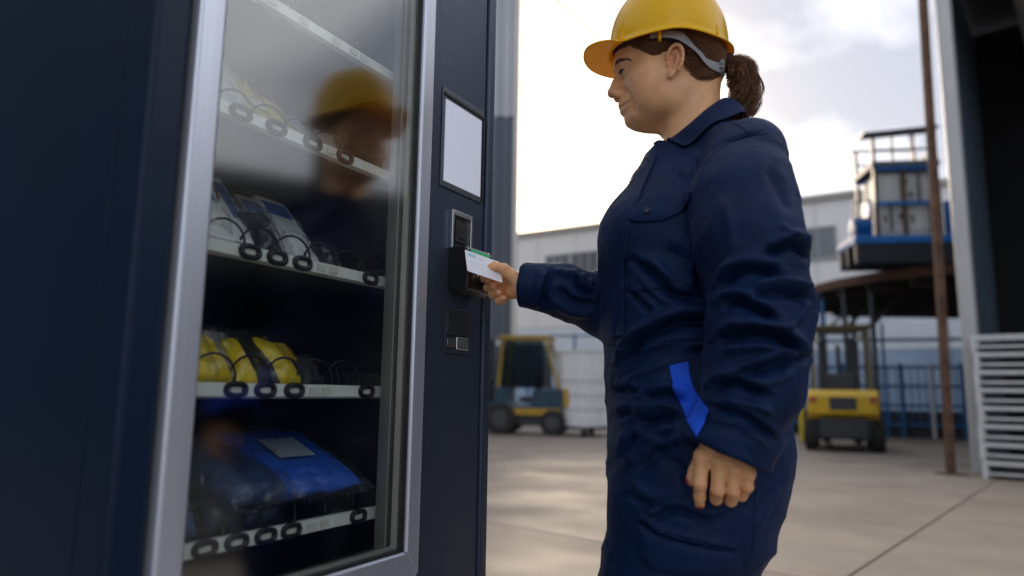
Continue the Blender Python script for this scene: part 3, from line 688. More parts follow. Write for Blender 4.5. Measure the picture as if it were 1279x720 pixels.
def head_sdf(P):
    A = np.stack([P[:, 0], np.abs(P[:, 1]), P[:, 2]], 1)
    d = head_base(P)
    # eye sockets, lids
    d = smax(d, -s_ell(A, EYE+np.array([.0215, .0015, .0012]), (.0135, .0200, .0118)), .013)
    lid = np.linalg.norm(A-EYE.astype(np.float32), axis=1)-.0130
    d = smin(d, lid, .006)
    slit = s_chain(A, [tuple(EYE+np.array([.0125, -.0085, -.0040]))+(.0012,), tuple(EYE+np.array([.0135, .0000, -.0016]))+(.0043,), tuple(EYE+np.array([.0100, .0085, -.0014]))+(.0037,), tuple(EYE+np.array([.0045, .0140, -.0030]))+(.0010,)], .003)
    d = smax(d, -slit, .0014)
    # lid crease and tear trough
    d = smax(d, -s_chain(A, [tuple(EYE+np.array([.0118, -.010, .0062]))+(.0009,), tuple(EYE+np.array([.0122, .001, .0078]))+(.0011,), tuple(EYE+np.array([.0065, .013, .0056]))+(.0008,)], .002), .0025)
    d = smax(d, -s_chain(A, [tuple(EYE+np.array([.0125, -.013, -.0100]))+(.0012,), tuple(EYE+np.array([.0105, .002, -.0145]))+(.0014,), tuple(EYE+np.array([.0045, .014, -.0135]))+(.0008,)], .003), .008)
    d = smax(d, -s_ell(A, B(766.4, 123.4, .0065), (.0060, .0030, .0040)), .003)
    # lips, mouth line, smile creases
    d = smin(smin(d, s_chain(A, UPL, .006), .007), s_chain(A, LOL, .006), .007)
    d = smax(d, -s_chain(A, MCH, .001), .0022)
    d = smax(d, -s_chain(A, NASO, .002), .014)
    d = smax(d, -s_ell(A, MC+np.array([-.001, .004, .000]), (.0030, .0028, .0034)), .010)
    d = smax(d, -s_ell(P, B(771.2, 127, 0)+np.array([.002, 0, 0]), (.003, .0035, .006)), .004)
    # ears
    c = EARO+np.array([0, .0015, 0]); f0 = np.array([-.12, 0, 1.])/1.007
    Q = A-c.astype(np.float32); v = Q@f0; u = Q@np.array([1., 0, .12])/1.007; w_ = Q[:, 1]+.30*u-.0020
    E3 = np.stack([u, w_, v], 1).astype(np.float32)
    hel = [(.0140*math.cos(t)-.001, .0062+.002*math.sin(t), .0265*math.sin(t)+.004, .0033) for t in np.linspace(.02*np.pi, 1.28*np.pi, 12)]
    e = s_ell(E3, (-.001, .0010, .003), (.0140, .0034, .0262))
    e = smax(e, -s_ell(E3, (.0025, .0075, -.001), (.0066, .0085, .0105)), .0025)
    e = smax(e, -s_chain(E3, [(-.0100, .0068, -.004, .0018), (-.0105, .0068, .010, .0022), (-.004, .0068, .0225, .0022)], .002), .002)
    e = smin(e, s_chain(E3, hel, .003), .002)
    e = smin(e, s_chain(E3, [(.003, .0042, .0165, .0022), (-.0060, .0050, .012, .0027), (-.0066, .0055, .000, .0028), (-.0015, .005, -.012, .0026)], .002), .002)
    e = smin(e, s_ell(E3, (.0030, .0030, -.0230), (.0066, .0042, .0085)), .005)
    e = smin(e, s_ell(E3, (.0100, .0045, -.004), (.0032, .0040, .0060)), .003)
    d = smin(d, e, .005)
    return d.astype(np.float32)
t1 = time.time()
Vh, Qh = surf(head_sdf, (-.115, -.098, 1.345), (.135, .098, 1.68), .0017)
print('head', len(Vh), round(time.time()-t1, 1)); t1 = time.time()
# ---------------------------------------------------------------- hands
def fing(*pts): return list(pts)
WR = np.array([.333, -.254, 1.160]); WR0 = WR; WR = np.array(near(WR, KH))
RH = [
 ([( .352, -.266, 1.180, .0135), (.374, -.252, 1.199, .0112), (.393, -.242, 1.203, .0100), (.411, -.2385, 1.1965, .0082)], .006),      # thumb
 ([(.384, -.299, 1.194, .0112), (.417, -.297, 1.188, .0096), (.427, -.277, 1.181, .0086), (.413, -.2595, 1.1745, .0076)], .004),
 ([(.381, -.303, 1.178, .0115), (.412, -.302, 1.166, .0099), (.420, -.280, 1.160, .0090), (.401, -.2625, 1.1605, .0080)], .004),
 ([(.374, -.302, 1.162, .0110), (.402, -.300, 1.148, .0096), (.408, -.279, 1.143, .0087), (.389, -.2635, 1.1450, .0078)], .004),
 ([(.365, -.297, 1.148, .0100), (.388, -.296, 1.132, .0086), (.393, -.278, 1.128, .0078), (.377, -.2655, 1.1325, .0070)], .004)]
RH = [([near((x, y+.022, z, r), KH) for x, y, z, r in ch], k*KH) for ch, k in RH]
def rhand(P):
    Z = ((P-CAML.astype(np.float32))/KH+CAML.astype(np.float32)).astype(np.float32)      # figured at its first size
    d = s_cone(Z, WR0+np.array([-.055, .002, -.010]), WR0, .0225, .0240)
    for q, r in (((.384, -.277, 1.194), .0125), ((.381, -.281, 1.178), .013), ((.374, -.280, 1.162), .0125), ((.365, -.275, 1.148), .0115)):
        d = smin(d, s_cone(Z, WR0+np.array([.0, -.006, .0]), q, .019, r), .014)
    d = smin(d, s_cone(Z, WR0+np.array([.008, .006, .010]), (.370, -.236, 1.192), .0165, .0125), .014)
    d = smin(d, s_cone(Z, WR0+np.array([.006, .004, -.012]), (.362, -.262, 1.148), .0150, .0120), .012)
    d = d*KH
    for ch, k in RH: d = smin(d, s_chain(P, ch, k), .004 if ch[0][3] < .0112 else .008)
    return d.astype(np.float32)
LW = np.array([-.066, .254, .885])
lm = [(-.027, .262, .834), (-.049, .2655, .829), (-.069, .2625, .822), (-.087, .256, .815)]
LHF = [
 [(*lm[0], .0112), (-.0225, .2655, .798, .0100), (-.0220, .254, .779, .0088), (-.0225, .244, .767, .0076)],
 [(*lm[1], .0114), (-.0460, .2680, .791, .0104), (-.0450, .2470, .776, .0092), (-.0440, .2300, .783, .0080)],
 [(*lm[2], .0108), (-.0665, .2640, .790, .0100), (-.0650, .2440, .774, .0090), (-.0630, .2280, .781, .0078)],
 [(*lm[3], .0098), (-.0860, .2580, .796, .0088), (-.0800, .2440, .781, .0078), (-.0740, .2300, .784, .0068)],
 [(-.050, .240, .862, .0145), (-.028, .232, .834, .0112), (-.0170, .2330, .812, .0095), (-.0110, .2375, .798, .0080)]]
def lhand(P):
    d = s_cone(P, LW+np.array([-.035, .002, .08]), LW, .028, .0235)
    for q, r in zip(lm, (.0125, .013, .0122, .0112)):
        d = smin(d, s_cone(P, LW, q, .018, r), .012); d = smin(d, np.linalg.norm(P-np.array(q, np.float32)-np.array([0, .0035, 0], np.float32), axis=1)-(r-.0022), .006)
    d = smin(d, s_cone(P, LW+np.array([.006, -.006, 0]), LHF[4][0][:3], .017, .0145), .012)
    fg = None
    for ch in LHF: c = s_chain(P, [(a, b, e, r*.93) for a, b, e, r in ch], .003); fg = c if fg is None else smin(fg, c, .0012)
    d = smin(d, fg, .0050)
    for ch in LHF[:4]:
        for q in ch[1:2]: d = smin(d, s_ell(P, np.array(q[:3])+np.array([0, .0030, 0]), (.0080, .0062, .0075)), .003)
    for a, b in zip(lm[:3], lm[1:]): m2 = (np.array(a)+np.array(b))/2; d = smax(d, -s_cone(P, m2+np.array([.001, .011, -.004]), m2+np.array([.002, .012, -.036]), .0022, .0030), .004)
    return d.astype(np.float32)
_c = [near(q, KH) for q in ((.24, -.32, 1.09), (.445, -.195, 1.225))]
Vr, Qr = surf(rhand, np.minimum(*_c)-.03, np.maximum(*_c)+.03, .0016)
Vl, Ql = surf(lhand, (-.12, .20, .745), (.01, .30, .955), .0018)
print('hands', len(Vr), len(Vl), round(time.time()-t1, 1)); t1 = time.time()
# ---------------------------------------------------------------- coverall
TZ = np.array([.70, .76, .82, .90, .98, 1.06, 1.16, 1.21, 1.255, 1.30, 1.34, 1.38, 1.42])
TF = np.array([.100, .112, .116, .122, .129, .133, .135, .130, .106, .086, .062, .034, .010])
TB = np.array([-.140, -.164, -.178, -.178, -.174, -.176, -.184, -.190, -.192, -.188, -.172, -.138, -.100])
TW = np.array([.170, .182, .186, .182, .178, .178, .184, .184, .170, .136, .090, .064, .052])
_zz = np.linspace(.65, 1.47, 165)
def _sm(a):
    y = np.interp(_zz, TZ, a); k = np.ones(7)/7
    for _ in range(2): y = np.convolve(np.pad(y, 3, mode='edge'), k, 'valid')
    return y
_tf, _tb, _tw = _sm(TF), _sm(TB), _sm(TW)
def torso(P):
    z = P[:, 2]; ff = np.interp(z, _zz, _tf); bb = np.interp(z, _zz, _tb); ww = np.interp(z, _zz, _tw)
    a = (ff-bb)/2; c = (ff+bb)/2
    q = (np.abs((P[:, 0]-c)/a)**2.3+np.abs(P[:, 1]/ww)**2.3)**(1/2.3)
    d = (q-1)*np.minimum(a, ww)
    d = smax(d, z-1.425, .02); d = smax(d, .735-z, .06)
    # bust
    A = np.stack([P[:, 0], np.abs(P[:, 1]), z], 1)
    d = smin(d, s_ell(A, (.058, .082, 1.188), (.064, .070, .066)), .045)
    d = smin(d, s_cone(A, (-.078, .045, 1.362), (-.118, .155, 1.306), .040, .058), .035)
    return d
SLV = [(-.112, .166, 1.286, .062), (-.101, .200, 1.215, .0745), (-.106, .226, 1.15, .0745), (-.1165, .238, 1.035, .0685), (-.101, .246, .945, .0640), (-.0600, .2515, .8375, .0560), (-.050, .252, .813, .055)]
RSL = [(-.095, -.170, 1.276, .064), (-.050, -.205, 1.22, .073), (.020, -.228, 1.115, .068), (.070, -.232, 1.09, .066), (.150, -.245, 1.116, .058), (.235, -.250, 1.150, .053), (.300, -.252, 1.156, .043), (.3470, -.2535, 1.164, .0385), (.37, -.255, 1.168, .0375)]
RSL = [near(p, 1+(KH-1)*q) for p, q in zip(RSL, (0, .15, .45, .6, .78, .92, 1, 1, 1))]
def sleeve_l(P):
    d = s_chain(P, SLV, .03)
    n = np.array([.043, 0, -.100]); n /= np.linalg.norm(n); c = np.array([-.0570, .2515, .8420])
    cut = (P-c.astype(np.float32))@n; d = smax(d, cut, .004)
    inner = s_cone(P, c-n*.045, c+n*.02, .036, .0505)
    return smax(d, -inner, .004)
def sleeve_r(P):
    d = s_chain(P, RSL, .03)
    a = np.array(near(B(655, 338, -.250), KH)); b = np.array(near(B(647, 381, -.252), KH)); c = (a+b)/2
    n = np.array([RSL[-2][0]-RSL[-3][0], 0, RSL[-2][2]-RSL[-3][2]]); t = b-a; n = np.array([-t[2], 0, t[0]]); n /= np.linalg.norm(n)
    if n[0] < 0: n = -n
    cut = (P-c.astype(np.float32))@n; d = smax(d, cut, .004)
    inner = s_cone(P, c-n*.035, c+n*.02, .023, .029)
    return smax(d, -inner, .003)
LEGL = [(-.032, .082, .82, .132), (-.013, .092, .72, .119), (.019, .100, .60, .101), (.022, .104, .46, .090), (.000, .106, .32, .086), (-.018, .108, .12+PG, .088), (-.02, .108, .075+PG, .090)]
LEGR = [(-.032, -.082, .82, .132), (-.015, -.090, .72, .124), (.014, -.096, .60, .115), (.030, -.100, .46, .094), (.020, -.104, .32, .086), (-.005, -.106, .12+PG, .088), (-.01, -.106, .075+PG, .090)]
def legs(P):
    d = smin(s_chain(P, LEGL, .05), s_chain(P, LEGR, .05), .012)
    return smax(d, .075+PG-P[:, 2], .006)
def coverall(P):
    t = torso(P); l = legs(P); sl = sleeve_l(P); sr = sleeve_r(P)
    d = smin(t, l, .05); d = smin(d, sl, .016); d = smin(d, sr, .03)
    # neck opening
    d = smax(d, -s_cone(P, (-.044, 0, 1.50), (-.034, 0, 1.362), .078, .062), .010)
    d = smax(d, -s_cone(P, (.02, 0, 1.42), (.055, 0, 1.395), .03, .02), .02)
    return d.astype(np.float32)
Vc, Qc = surf(coverall, (-.24, -.36, .05+PG), (.40, .35, 1.48), .0036, slack=1.6)
print('coverall', len(Vc), round(time.time()-t1, 1)); t1 = time.time()
# cloth folds, drawn where the photograph shows them: (sleeve S / body T / far arm R, path, half width px, depth mm)
FOLD = [
 ('T', [(779, 456), (795, 431), (823, 414), (851, 403), (905, 403)], 7, -9), ('T', [(790, 425), (815, 400), (850, 388), (890, 386)], 8, 4),
 ('T', [(800, 445), (830, 425), (880, 420)], 7, 3),
 ('T', [(790, 325), (820, 345), (840, 367), (868, 373)], 6, -7), ('T', [(812, 318), (840, 346), (872, 356)], 6, 4), ('T', [(800, 345), (825, 372), (862, 388)], 6, 3),
 ('T', [(787, 364), (812, 389)], 5, -4), ('T', [(866, 438), (905, 437)], 5, -5), ('T', [(860, 422), (905, 420)], 5, 3),
 ('T', [(809, 498), (834, 492), (856, 501)], 6, -6), ('T', [(768, 487), (796, 489)], 5, -4), ('T', [(784, 475), (834, 453)], 6, 3), ('T', [(790, 508), (830, 508), (850, 515)], 6, 3),
 ('T', [(800, 528), (841, 521)], 8, -7), ('T', [(826, 548), (838, 540)], 6, -5), ('T', [(772, 520), (790, 515)], 6, -4),
 ('T', [(786, 578), (801, 555), (815, 546)], 5, 6), ('T', [(778, 570), (792, 545)], 6, -5), ('T', [(795, 590), (822, 566), (850, 556)], 8, -4),
 ('T', [(783, 618), (820, 634), (862, 632)], 6, -3), ('T', [(813, 650), (841, 639), (881, 648)], 6, -5), ('T', [(801, 655), (832, 672), (911, 690)], 5, -4),
 ('T', [(790, 600), (815, 620), (860, 615)], 7, 3), ('T', [(870, 655), (905, 645)], 6, -3), ('T', [(942, 660), (972, 610)], 6, 3), ('T', [(930, 640), (960, 590)], 8, -2),
 ('T', [(757, 433), (800, 436)], 3, -2), ('T', [(775, 300), (772, 420)], 3, -1.5), ('T', [(840, 300), (868, 312)], 8, 3), ('T', [(830, 312), (866, 330)], 6, -3),
 ('T', [(868, 205), (872, 330), (880, 372)], 7, -6), ('T', [(845, 215), (862, 226)], 6, -3),
 ('T', [(815, 560), (850, 585), (862, 610)], 8, -3), ('T', [(950, 560), (985, 545)], 8, -3),
 ('S', [(903, 357), (930, 337), (969, 343)], 6, -8), ('S', [(900, 338), (935, 320), (972, 328)], 7, 4),
 ('S', [(942, 372), (977, 366), (1006, 374)], 6, -7), ('S', [(940, 357), (975, 352), (1010, 362)], 6, 5),
 ('S', [(906, 380), (926, 378), (963, 397)], 7, -10), ('S', [(914, 403), (961, 407), (985, 402)], 6, 5),
 ('S', [(903, 426), (938, 412), (973, 421), (998, 442)], 7, -10), ('S', [(980, 410), (998, 395), (1008, 380)], 5, 5), ('S', [(907, 440), (950, 434), (985, 445)], 7, 6),
 ('S', [(918, 473), (965, 457), (1010, 446)], 6, -7), ('S', [(930, 458), (975, 443), (1000, 455)], 5, 4),
 ('S', [(893, 484), (918, 478), (955, 492)], 6, -9), ('S', [(905, 497), (940, 505), (965, 515)], 6, 5), ('S', [(930, 476), (965, 476), (985, 468)], 6, 4),
 ('S', [(889, 508), (930, 519), (968, 548)], 5, -5), ('S', [(885, 522), (925, 533), (957, 560)], 4, 2.5),
 ('S', [(959, 316), (988, 307), (1013, 326)], 6, -7), ('S', [(970, 300), (992, 292), (1010, 300)], 6, 4), ('S', [(975, 282), (988, 301)], 5, 4),
 ('S', [(877, 207), (895, 187), (924, 172), (956, 165)], 2.5, -2.2), ('S', [(905, 250), (915, 300), (905, 330)], 9, 2), ('S', [(960, 210), (985, 260)], 9, -3),
 ('S', [(884, 520), (874, 540)], 4, -2), ('S', [(925, 545), (945, 580)], 3, -1.5),
 ('R', [(688, 343), (681, 362), (678, 385)], 4.5, -6), ('R', [(696, 341), (716, 346), (722, 352)], 6, 6), ('R', [(719, 346), (725, 360), (740, 368)], 4.5, -6), ('R', [(667, 340), (662, 378)], 3, -1.5),
 ('R', [(735, 352), (750, 360)], 5, 4), ('R', [(690, 375), (712, 388), (740, 392)], 7, 4), ('R', [(700, 362), (715, 375), (742, 380)], 5, -4)]
Nc = vnormals(Vc, Qc)
ax, ay, ad = to_px(Vc); P32 = Vc.astype(np.float32)
dS, dT, dR = sleeve_l(P32), smin(torso(P32), legs(P32), .05), sleeve_r(P32)
view = CAML-Vc; view /= np.linalg.norm(view, axis=1)[:, None]; face = np.clip((Nc*view).sum(1)*2.2, 0, 1)
grp = {'S': np.clip((dT-dS)/.012+.5, 0, 1), 'T': np.clip((dS-dT)/.012+.5, 0, 1)*np.clip((dR-dT)/.012+.5, 0, 1), 'R': np.clip((dT-dR)/.012+.5, 0, 1)}
disp = np.zeros(len(Vc))
for gk, path, wd, amp in FOLD:
    p = smooth_path(np.array(path, float), 24) if len(path) > 2 else np.array(path, float); best = np.full(len(Vc), 1e9); tt = np.zeros(len(Vc))
    sel = (ax > p[:, 0].min()-40) & (ax < p[:, 0].max()+40) & (ay > p[:, 1].min()-40) & (ay < p[:, 1].max()+40) & (face > 0)
    X, Y = ax[sel], ay[sel]; bs = np.full(len(X), 1e9); ts = np.zeros(len(X)); sy = np.zeros(len(X)); n = len(p)-1
    for i in range(n):
        e = p[i+1]-p[i]; t = np.clip(((X-p[i][0])*e[0]+(Y-p[i][1])*e[1])/(e@e), 0, 1); dd = (X-p[i][0]-t*e[0])**2+(Y-p[i][1]-t*e[1])**2
        m_ = dd < bs; bs[m_] = dd[m_]; ts[m_] = (i+t[m_])/n; sy[m_] = (p[i][1]+t*e[1]-Y)[m_]
    endf = np.clip(np.minimum(ts, 1-ts)*6+.35, 0, 1)
    prof_ = np.exp(-bs/(wd*wd*.55))
    if amp <= -4: sg_ = np.sqrt(bs)*np.sign(sy); prof_ = prof_-.62*np.exp(-((sg_-1.45*wd)/(1.05*wd))**2)*(sg_ > 0)*np.clip(sg_/wd, 0, 1)
    disp[sel] += amp*.0022*prof_*endf*grp[gk][sel]*face[sel]
# loose small creases everywhere, and folds round the parts the photograph does not show
q = Vc*np.array([9., 9., 16.]); wv = vnoise(q+vnoise(q*.6, 5)[:, None]*.8, 1); rid = 1-np.abs(wv)*2
disp += .0020*rid+.0011*vnoise(Vc*42, 3)+.0006*(1-2*np.abs(vnoise(Vc*np.array([22, 22, 30.])+vnoise(Vc*12, 6)[:, None], 7)))
disp += (1-face)*.005*(1-np.abs(vnoise(Vc*np.array([7, 7, 17.])+3, 9))*2)
leg_low = np.clip((.56-Vc[:, 2])/.1, 0, 1); disp += leg_low*.004*np.sin(Vc[:, 2]*75+5*vnoise(Vc*8, 4))
Vc2 = Vc+Nc*disp[:, None]
print('folds', round(time.time()-t1, 1)); t1 = time.time()
def cloth_mat(name, col, rough=.60):
    if name in MATS: return MATS[name]
    m = bpy.data.materials.new(name); m.use_nodes = True; MATS[name] = m; t = m.node_tree; b = t.nodes['Principled BSDF']
    b.inputs['Roughness'].default_value = rough; b.inputs['Sheen Weight'].default_value = .04; b.inputs['Sheen Roughness'].default_value = .45; b.inputs['Sheen Tint'].default_value = (.35, .5, 1, 1); b.inputs['Specular IOR Level'].default_value = .16
    c = t.nodes.new('ShaderNodeTexCoord'); n = t.nodes.new('ShaderNodeTexNoise'); n.inputs['Scale'].default_value = 14; n.inputs['Detail'].default_value = 7; t.links.new(c.outputs['Object'], n.inputs['Vector'])
    r = t.nodes.new('ShaderNodeMapRange'); r.inputs[1].default_value = .3; r.inputs[2].default_value = .7; r.inputs[3].default_value = .8; r.inputs[4].default_value = 1.2; t.links.new(n.outputs[0], r.inputs[0])
    mm = t.nodes.new('ShaderNodeMix'); mm.data_type = 'RGBA'; mm.blend_type = 'MULTIPLY'; mm.inputs[0].default_value = 1; mm.inputs[6].default_value = (*col, 1); t.links.new(r.outputs[0], mm.inputs[7]); t.links.new(mm.outputs[2], b.inputs['Base Color'])
    w1 = t.nodes.new('ShaderNodeTexNoise'); w1.inputs['Scale'].default_value = 70; w1.inputs['Detail'].default_value = 5; w1.inputs['Distortion'].default_value = .6; t.links.new(c.outputs['Object'], w1.inputs['Vector'])
    w2 = t.nodes.new('ShaderNodeTexWave'); w2.inputs['Scale'].default_value = 260; w2.bands_direction = 'DIAGONAL'; t.links.new(c.outputs['Object'], w2.inputs['Vector'])
    ad_ = t.nodes.new('ShaderNodeMath'); ad_.operation = 'MULTIPLY_ADD'; t.links.new(w2.outputs['Fac'], ad_.inputs[0]); ad_.inputs[1].default_value = .06; t.links.new(w1.outputs[0], ad_.inputs[2])
    bp = t.nodes.new('ShaderNodeBump'); bp.inputs['Strength'].default_value = .32; bp.inputs['Distance'].default_value = .006; t.links.new(ad_.outputs[0], bp.inputs['Height']); t.links.new(bp.outputs[0], b.inputs['Normal'])
    return m
M_cloth = cloth_mat('navy_twill_cloth', (.0024, .0138, .054))
cov = np_mesh('coverall', Vc2, Qc, M_cloth, person)
# ---------------------------------------------------------------- skin
core = lambda P: (coverall(P)+.030).astype(np.float32)
Vk, Qk = surf(core, (-.24, -.36, .08+PG), (.33, .33, 1.40), .012, slack=1.8)
n1, n2, n3 = len(Vh), len(Vh)+len(Vr), len(Vh)+len(Vr)+len(Vl)
Vb = np.concatenate([Vh, Vr, Vl, Vk]); Qb = np.concatenate([Qh, Qr+n1, Ql+n2, Qk+n3])
C = np.tile(np.array([.75, .415, .205]), (len(Vb), 1))
def tint(center, r, col, amt, mir=True, pw=2, lo=0, hi=None):
    hi_ = len(Vb) if hi is None else hi; Q_ = Vb[lo:hi_]
    A = np.stack([Q_[:, 0], np.abs(Q_[:, 1]) if mir else Q_[:, 1], Q_[:, 2]], 1)
    k = np.exp(-(np.linalg.norm((A-np.array(center))/np.array(r), axis=1))**pw)*amt
    C[lo:hi_] = C[lo:hi_]*(1-k[:, None])+np.array(col)*k[:, None]
red = (.60, .25, .165)
tint((.066, .058, 1.500), (.026, .026, .020), red, .42, hi=n1)
tint((.115, 0, 1.498), (.014, .018, .012), red, .40, hi=n1)
tint((.088, .030, 1.436), (.02, .03, .014), red, .15, hi=n1)
tint((.0, .075, 1.520), (.02, .02, .036), red, .35, hi=n1)
tint((.085, .036, 1.520), (.012, .016, .006), (.48, .27, .18), .40, hi=n1)
lip = (.44, .150, .125)
dl = np.minimum(s_chain(np.stack([Vh[:, 0], np.abs(Vh[:, 1]), Vh[:, 2]], 1).astype(np.float32), [p[:3]+(p[3]*.9,) for p in UPL], .004), s_chain(np.stack([Vh[:, 0], np.abs(Vh[:, 1]), Vh[:, 2]], 1).astype(np.float32), [p[:3]+(p[3]*.9,) for p in LOL], .004))
k_ = np.clip(.62-dl/.0022*.5, 0, .75)[:, None]; C[:n1] = C[:n1]*(1-k_)+np.array(lip)*k_
tint((.012, .052, 1.49), (.02, .02, .03), (.52, .30, .19), .3, hi=n1)
tint((-.025, .06, 1.47), (.02, .03, .035), (.52, .32, .22), .3, hi=n1)
# hands: redder knuckles, painted nails
for q_ in lm+[f[1][:3] for f in LHF[:4]]: tint(q_, (.011, .011, .009), (.60, .26, .165), .45, False, lo=n2, hi=n3)
for q_ in [f[0][1][:3] for f in RH]+[f[0][-1][:3] for f in RH]: tint(q_, (.011, .011, .009), (.60, .26, .165), .45, False, lo=n1, hi=n2)
nail = (.33, .012, .045)
tint((-.0225, .2475, .7615), (.0052, .0075, .0062), nail, 1, False, 6, n2, n3)
tint((-.0630, .2300, .7725), (.0050, .010, .0045), nail, 1, False, 6, n2, n3)
tint((-.0725, .2330, .7785), (.0050, .010, .0050), nail, 1, False, 6, n2, n3)
tint((-.0060, .2400, .7965), (.0055, .0055, .0065), nail, 1, False, 6, n2, n3)
tint(near((.4145, -.2110, 1.2005), KH), (.0065, .0042, .0044), (.16, .03, .05), 1, False, 6, n1, n2)
C *= (1+.05*vnoise(Vb*160, 11)+.05*vnoise(Vb*60, 12))[:, None]; C *= 1+np.array([.01, -.04, -.055])*(vnoise(Vb*38, 14)+.5*vnoise(Vb*90, 15))[:, None]; C *= 1-np.array([.05, .08, .09])*np.clip((vnoise(Vb*230, 16)-.62)*5, 0, 1)[:, None]*np.clip(vnoise(Vb*25, 17)+.4, 0, 1)[:, None]
M_skin = bpy.data.materials.new('skin'); M_skin.use_nodes = True
t = M_skin.node_tree; b = t.nodes['Principled BSDF']
va = t.nodes.new('ShaderNodeVertexColor'); va.layer_name = 'tone'; t.links.new(va.outputs[0], b.inputs['Base Color'])
b.inputs['Roughness'].default_value = .48; b.inputs['Specular IOR Level'].default_value = .42
b.inputs['Subsurface Weight'].default_value = .22; b.inputs['Subsurface Radius'].default_value = (.010, .0040, .0018); b.inputs['Subsurface Scale'].default_value = .6
tcn = t.nodes.new('ShaderNodeTexCoord'); nz_ = t.nodes.new('ShaderNodeTexNoise'); nz_.inputs['Scale'].default_value = 420; nz_.inputs['Detail'].default_value = 4; t.links.new(tcn.outputs['Object'], nz_.inputs['Vector'])
bp = t.nodes.new('ShaderNodeBump'); bp.inputs['Strength'].default_value = .13; bp.inputs['Distance'].default_value = .002; t.links.new(nz_.outputs[0], bp.inputs['Height']); t.links.new(bp.outputs[0], b.inputs['Normal'])
body = np_mesh('body', Vb, Qb, M_skin, person); set_color(body, 'tone', C)
print('skin', len(Vb), round(time.time()-t1, 1)); t1 = time.time()
# eyes
def uv_sphere(c, r, n=20, m=12):
    vs = [(c[0]+r*math.sin(math.pi*i/m)*math.cos(2*math.pi*j/n), c[1]+r*math.sin(math.pi*i/m)*math.sin(2*math.pi*j/n), c[2]+r*math.cos(math.pi*i/m)) for i in range(m+1) for j in range(n)]
    fs = [(i*n+j, (i+1)*n+j, (i+1)*n+(j+1) % n, i*n+(j+1) % n) for i in range(m) for j in range(n)]
    return vs, fs
M_eye = mat('eye_white', (.42, .36, .32), .3); M_iris = mat('iris_dark', (.020, .012, .008), .15)
for sg in (1, -1):
    c = EYE*np.array([1, sg, 1]); e = MB().add(*uv_sphere(c, .0122)).build('eye', M_eye, body, smooth=True)
    g_ = np.array([.95, .06*sg, -.26]); g_ /= np.linalg.norm(g_)
    MB().add(*uv_sphere(c+g_*.0064, .0072, 16, 10)).build('iris', M_iris, body, smooth=True)
# eyebrows and lashes, hair by hair
M_brow = mat('brow_hair', (.13, .072, .042), .6)
def strands_mesh(name, paths, radii, m, parent, sides=3, tones=None):
    """paths (n, k, 3), radii (n, k)"""
    Pp = np.asarray(paths, float); n, k, _ = Pp.shape; T_ = np.gradient(Pp, axis=1); T_ /= np.linalg.norm(T_, axis=2, keepdims=True)+1e-12
    up = np.array([.31, .52, .79]); a = np.cross(T_, up); a /= np.linalg.norm(a, axis=2, keepdims=True)+1e-12; b_ = np.cross(T_, a)
    vs = np.stack([Pp+np.asarray(radii)[..., None]*(a*math.cos(2*math.pi*j/sides)+b_*math.sin(2*math.pi*j/sides)) for j in range(sides)], 2)   # n,k,s,3
    base = (np.arange(n)[:, None, None]*k*sides+np.arange(k-1)[None, :, None]*sides); j = np.arange(sides)[None, None, :]; j2 = (np.arange(sides)+1) % sides
    Q_ = np.stack([base+j, base+j2[None, None, :], base+sides+j2[None, None, :], base+sides+j], -1).reshape(-1, 4)
    o = np_mesh(name, vs.reshape(-1, 3), Q_, m, parent)
    if tones is not None: set_color(o, 'strand', np.repeat(np.asarray(tones, np.float32), k*sides, 0))
    return o
rng = np.random.default_rng(5)
def smooth_px(pts, t_): return np.array([np.interp(t_, np.linspace(0, 1, len(pts)), [p[k] for p in pts]) for k in (0, 1)])
BROW = [(768.5, 81.5), (770.5, 78.4), (774, 76.2), (779, 75.0), (784, 74.6), (789.5, 76.6)]
bp_, br_ = [], []
for i in range(230):
    t_ = rng.random()*.96; a_ = smooth_px(BROW, t_)+np.array([0, rng.normal()*1.25*(1.1-.7*t_)]); e_ = smooth_px(BROW, min(1, t_+.14))+np.array([0, rng.normal()*.7*(1.-.7*t_)-1.0*(1-t_)])
    p0, p1 = SP(*a_), SP(*e_)
    bp_.append([p0+(p1-p0)*k+np.array([.0004, .0007, .0004])*(1+k) for k in (0, .35, .7, 1)]); br_.append([.00028, .00036, .0003, .0001])
for sg in (1, -1):
    strands_mesh('eyebrow', np.array(bp_)*np.array([1, sg, 1]), br_, M_brow, body)
    pth, rad = [], []
    for i in range(46):
        t_ = i/45; p0 = EYE+np.array([.0136-.0080*t_**2, -.0095+.0235*t_, .0012+.0012*math.sin(t_*3.1)-.0026*t_**3]); dr = np.array([.9, -.25+.9*t_, -.28+.1*rng.random()]); dr /= np.linalg.norm(dr)
        pth.append(np.array([p0+dr*s+np.array([0, 0, .9*s*s*50]) for s in np.linspace(-.001, .0042, 4)])*np.array([1, sg, 1])); rad.append(np.array([.0004, .0003, .0002, .0001]))
    strands_mesh('eyelashes', pth, rad, mat('lash', (.012, .008, .007), .5), body)
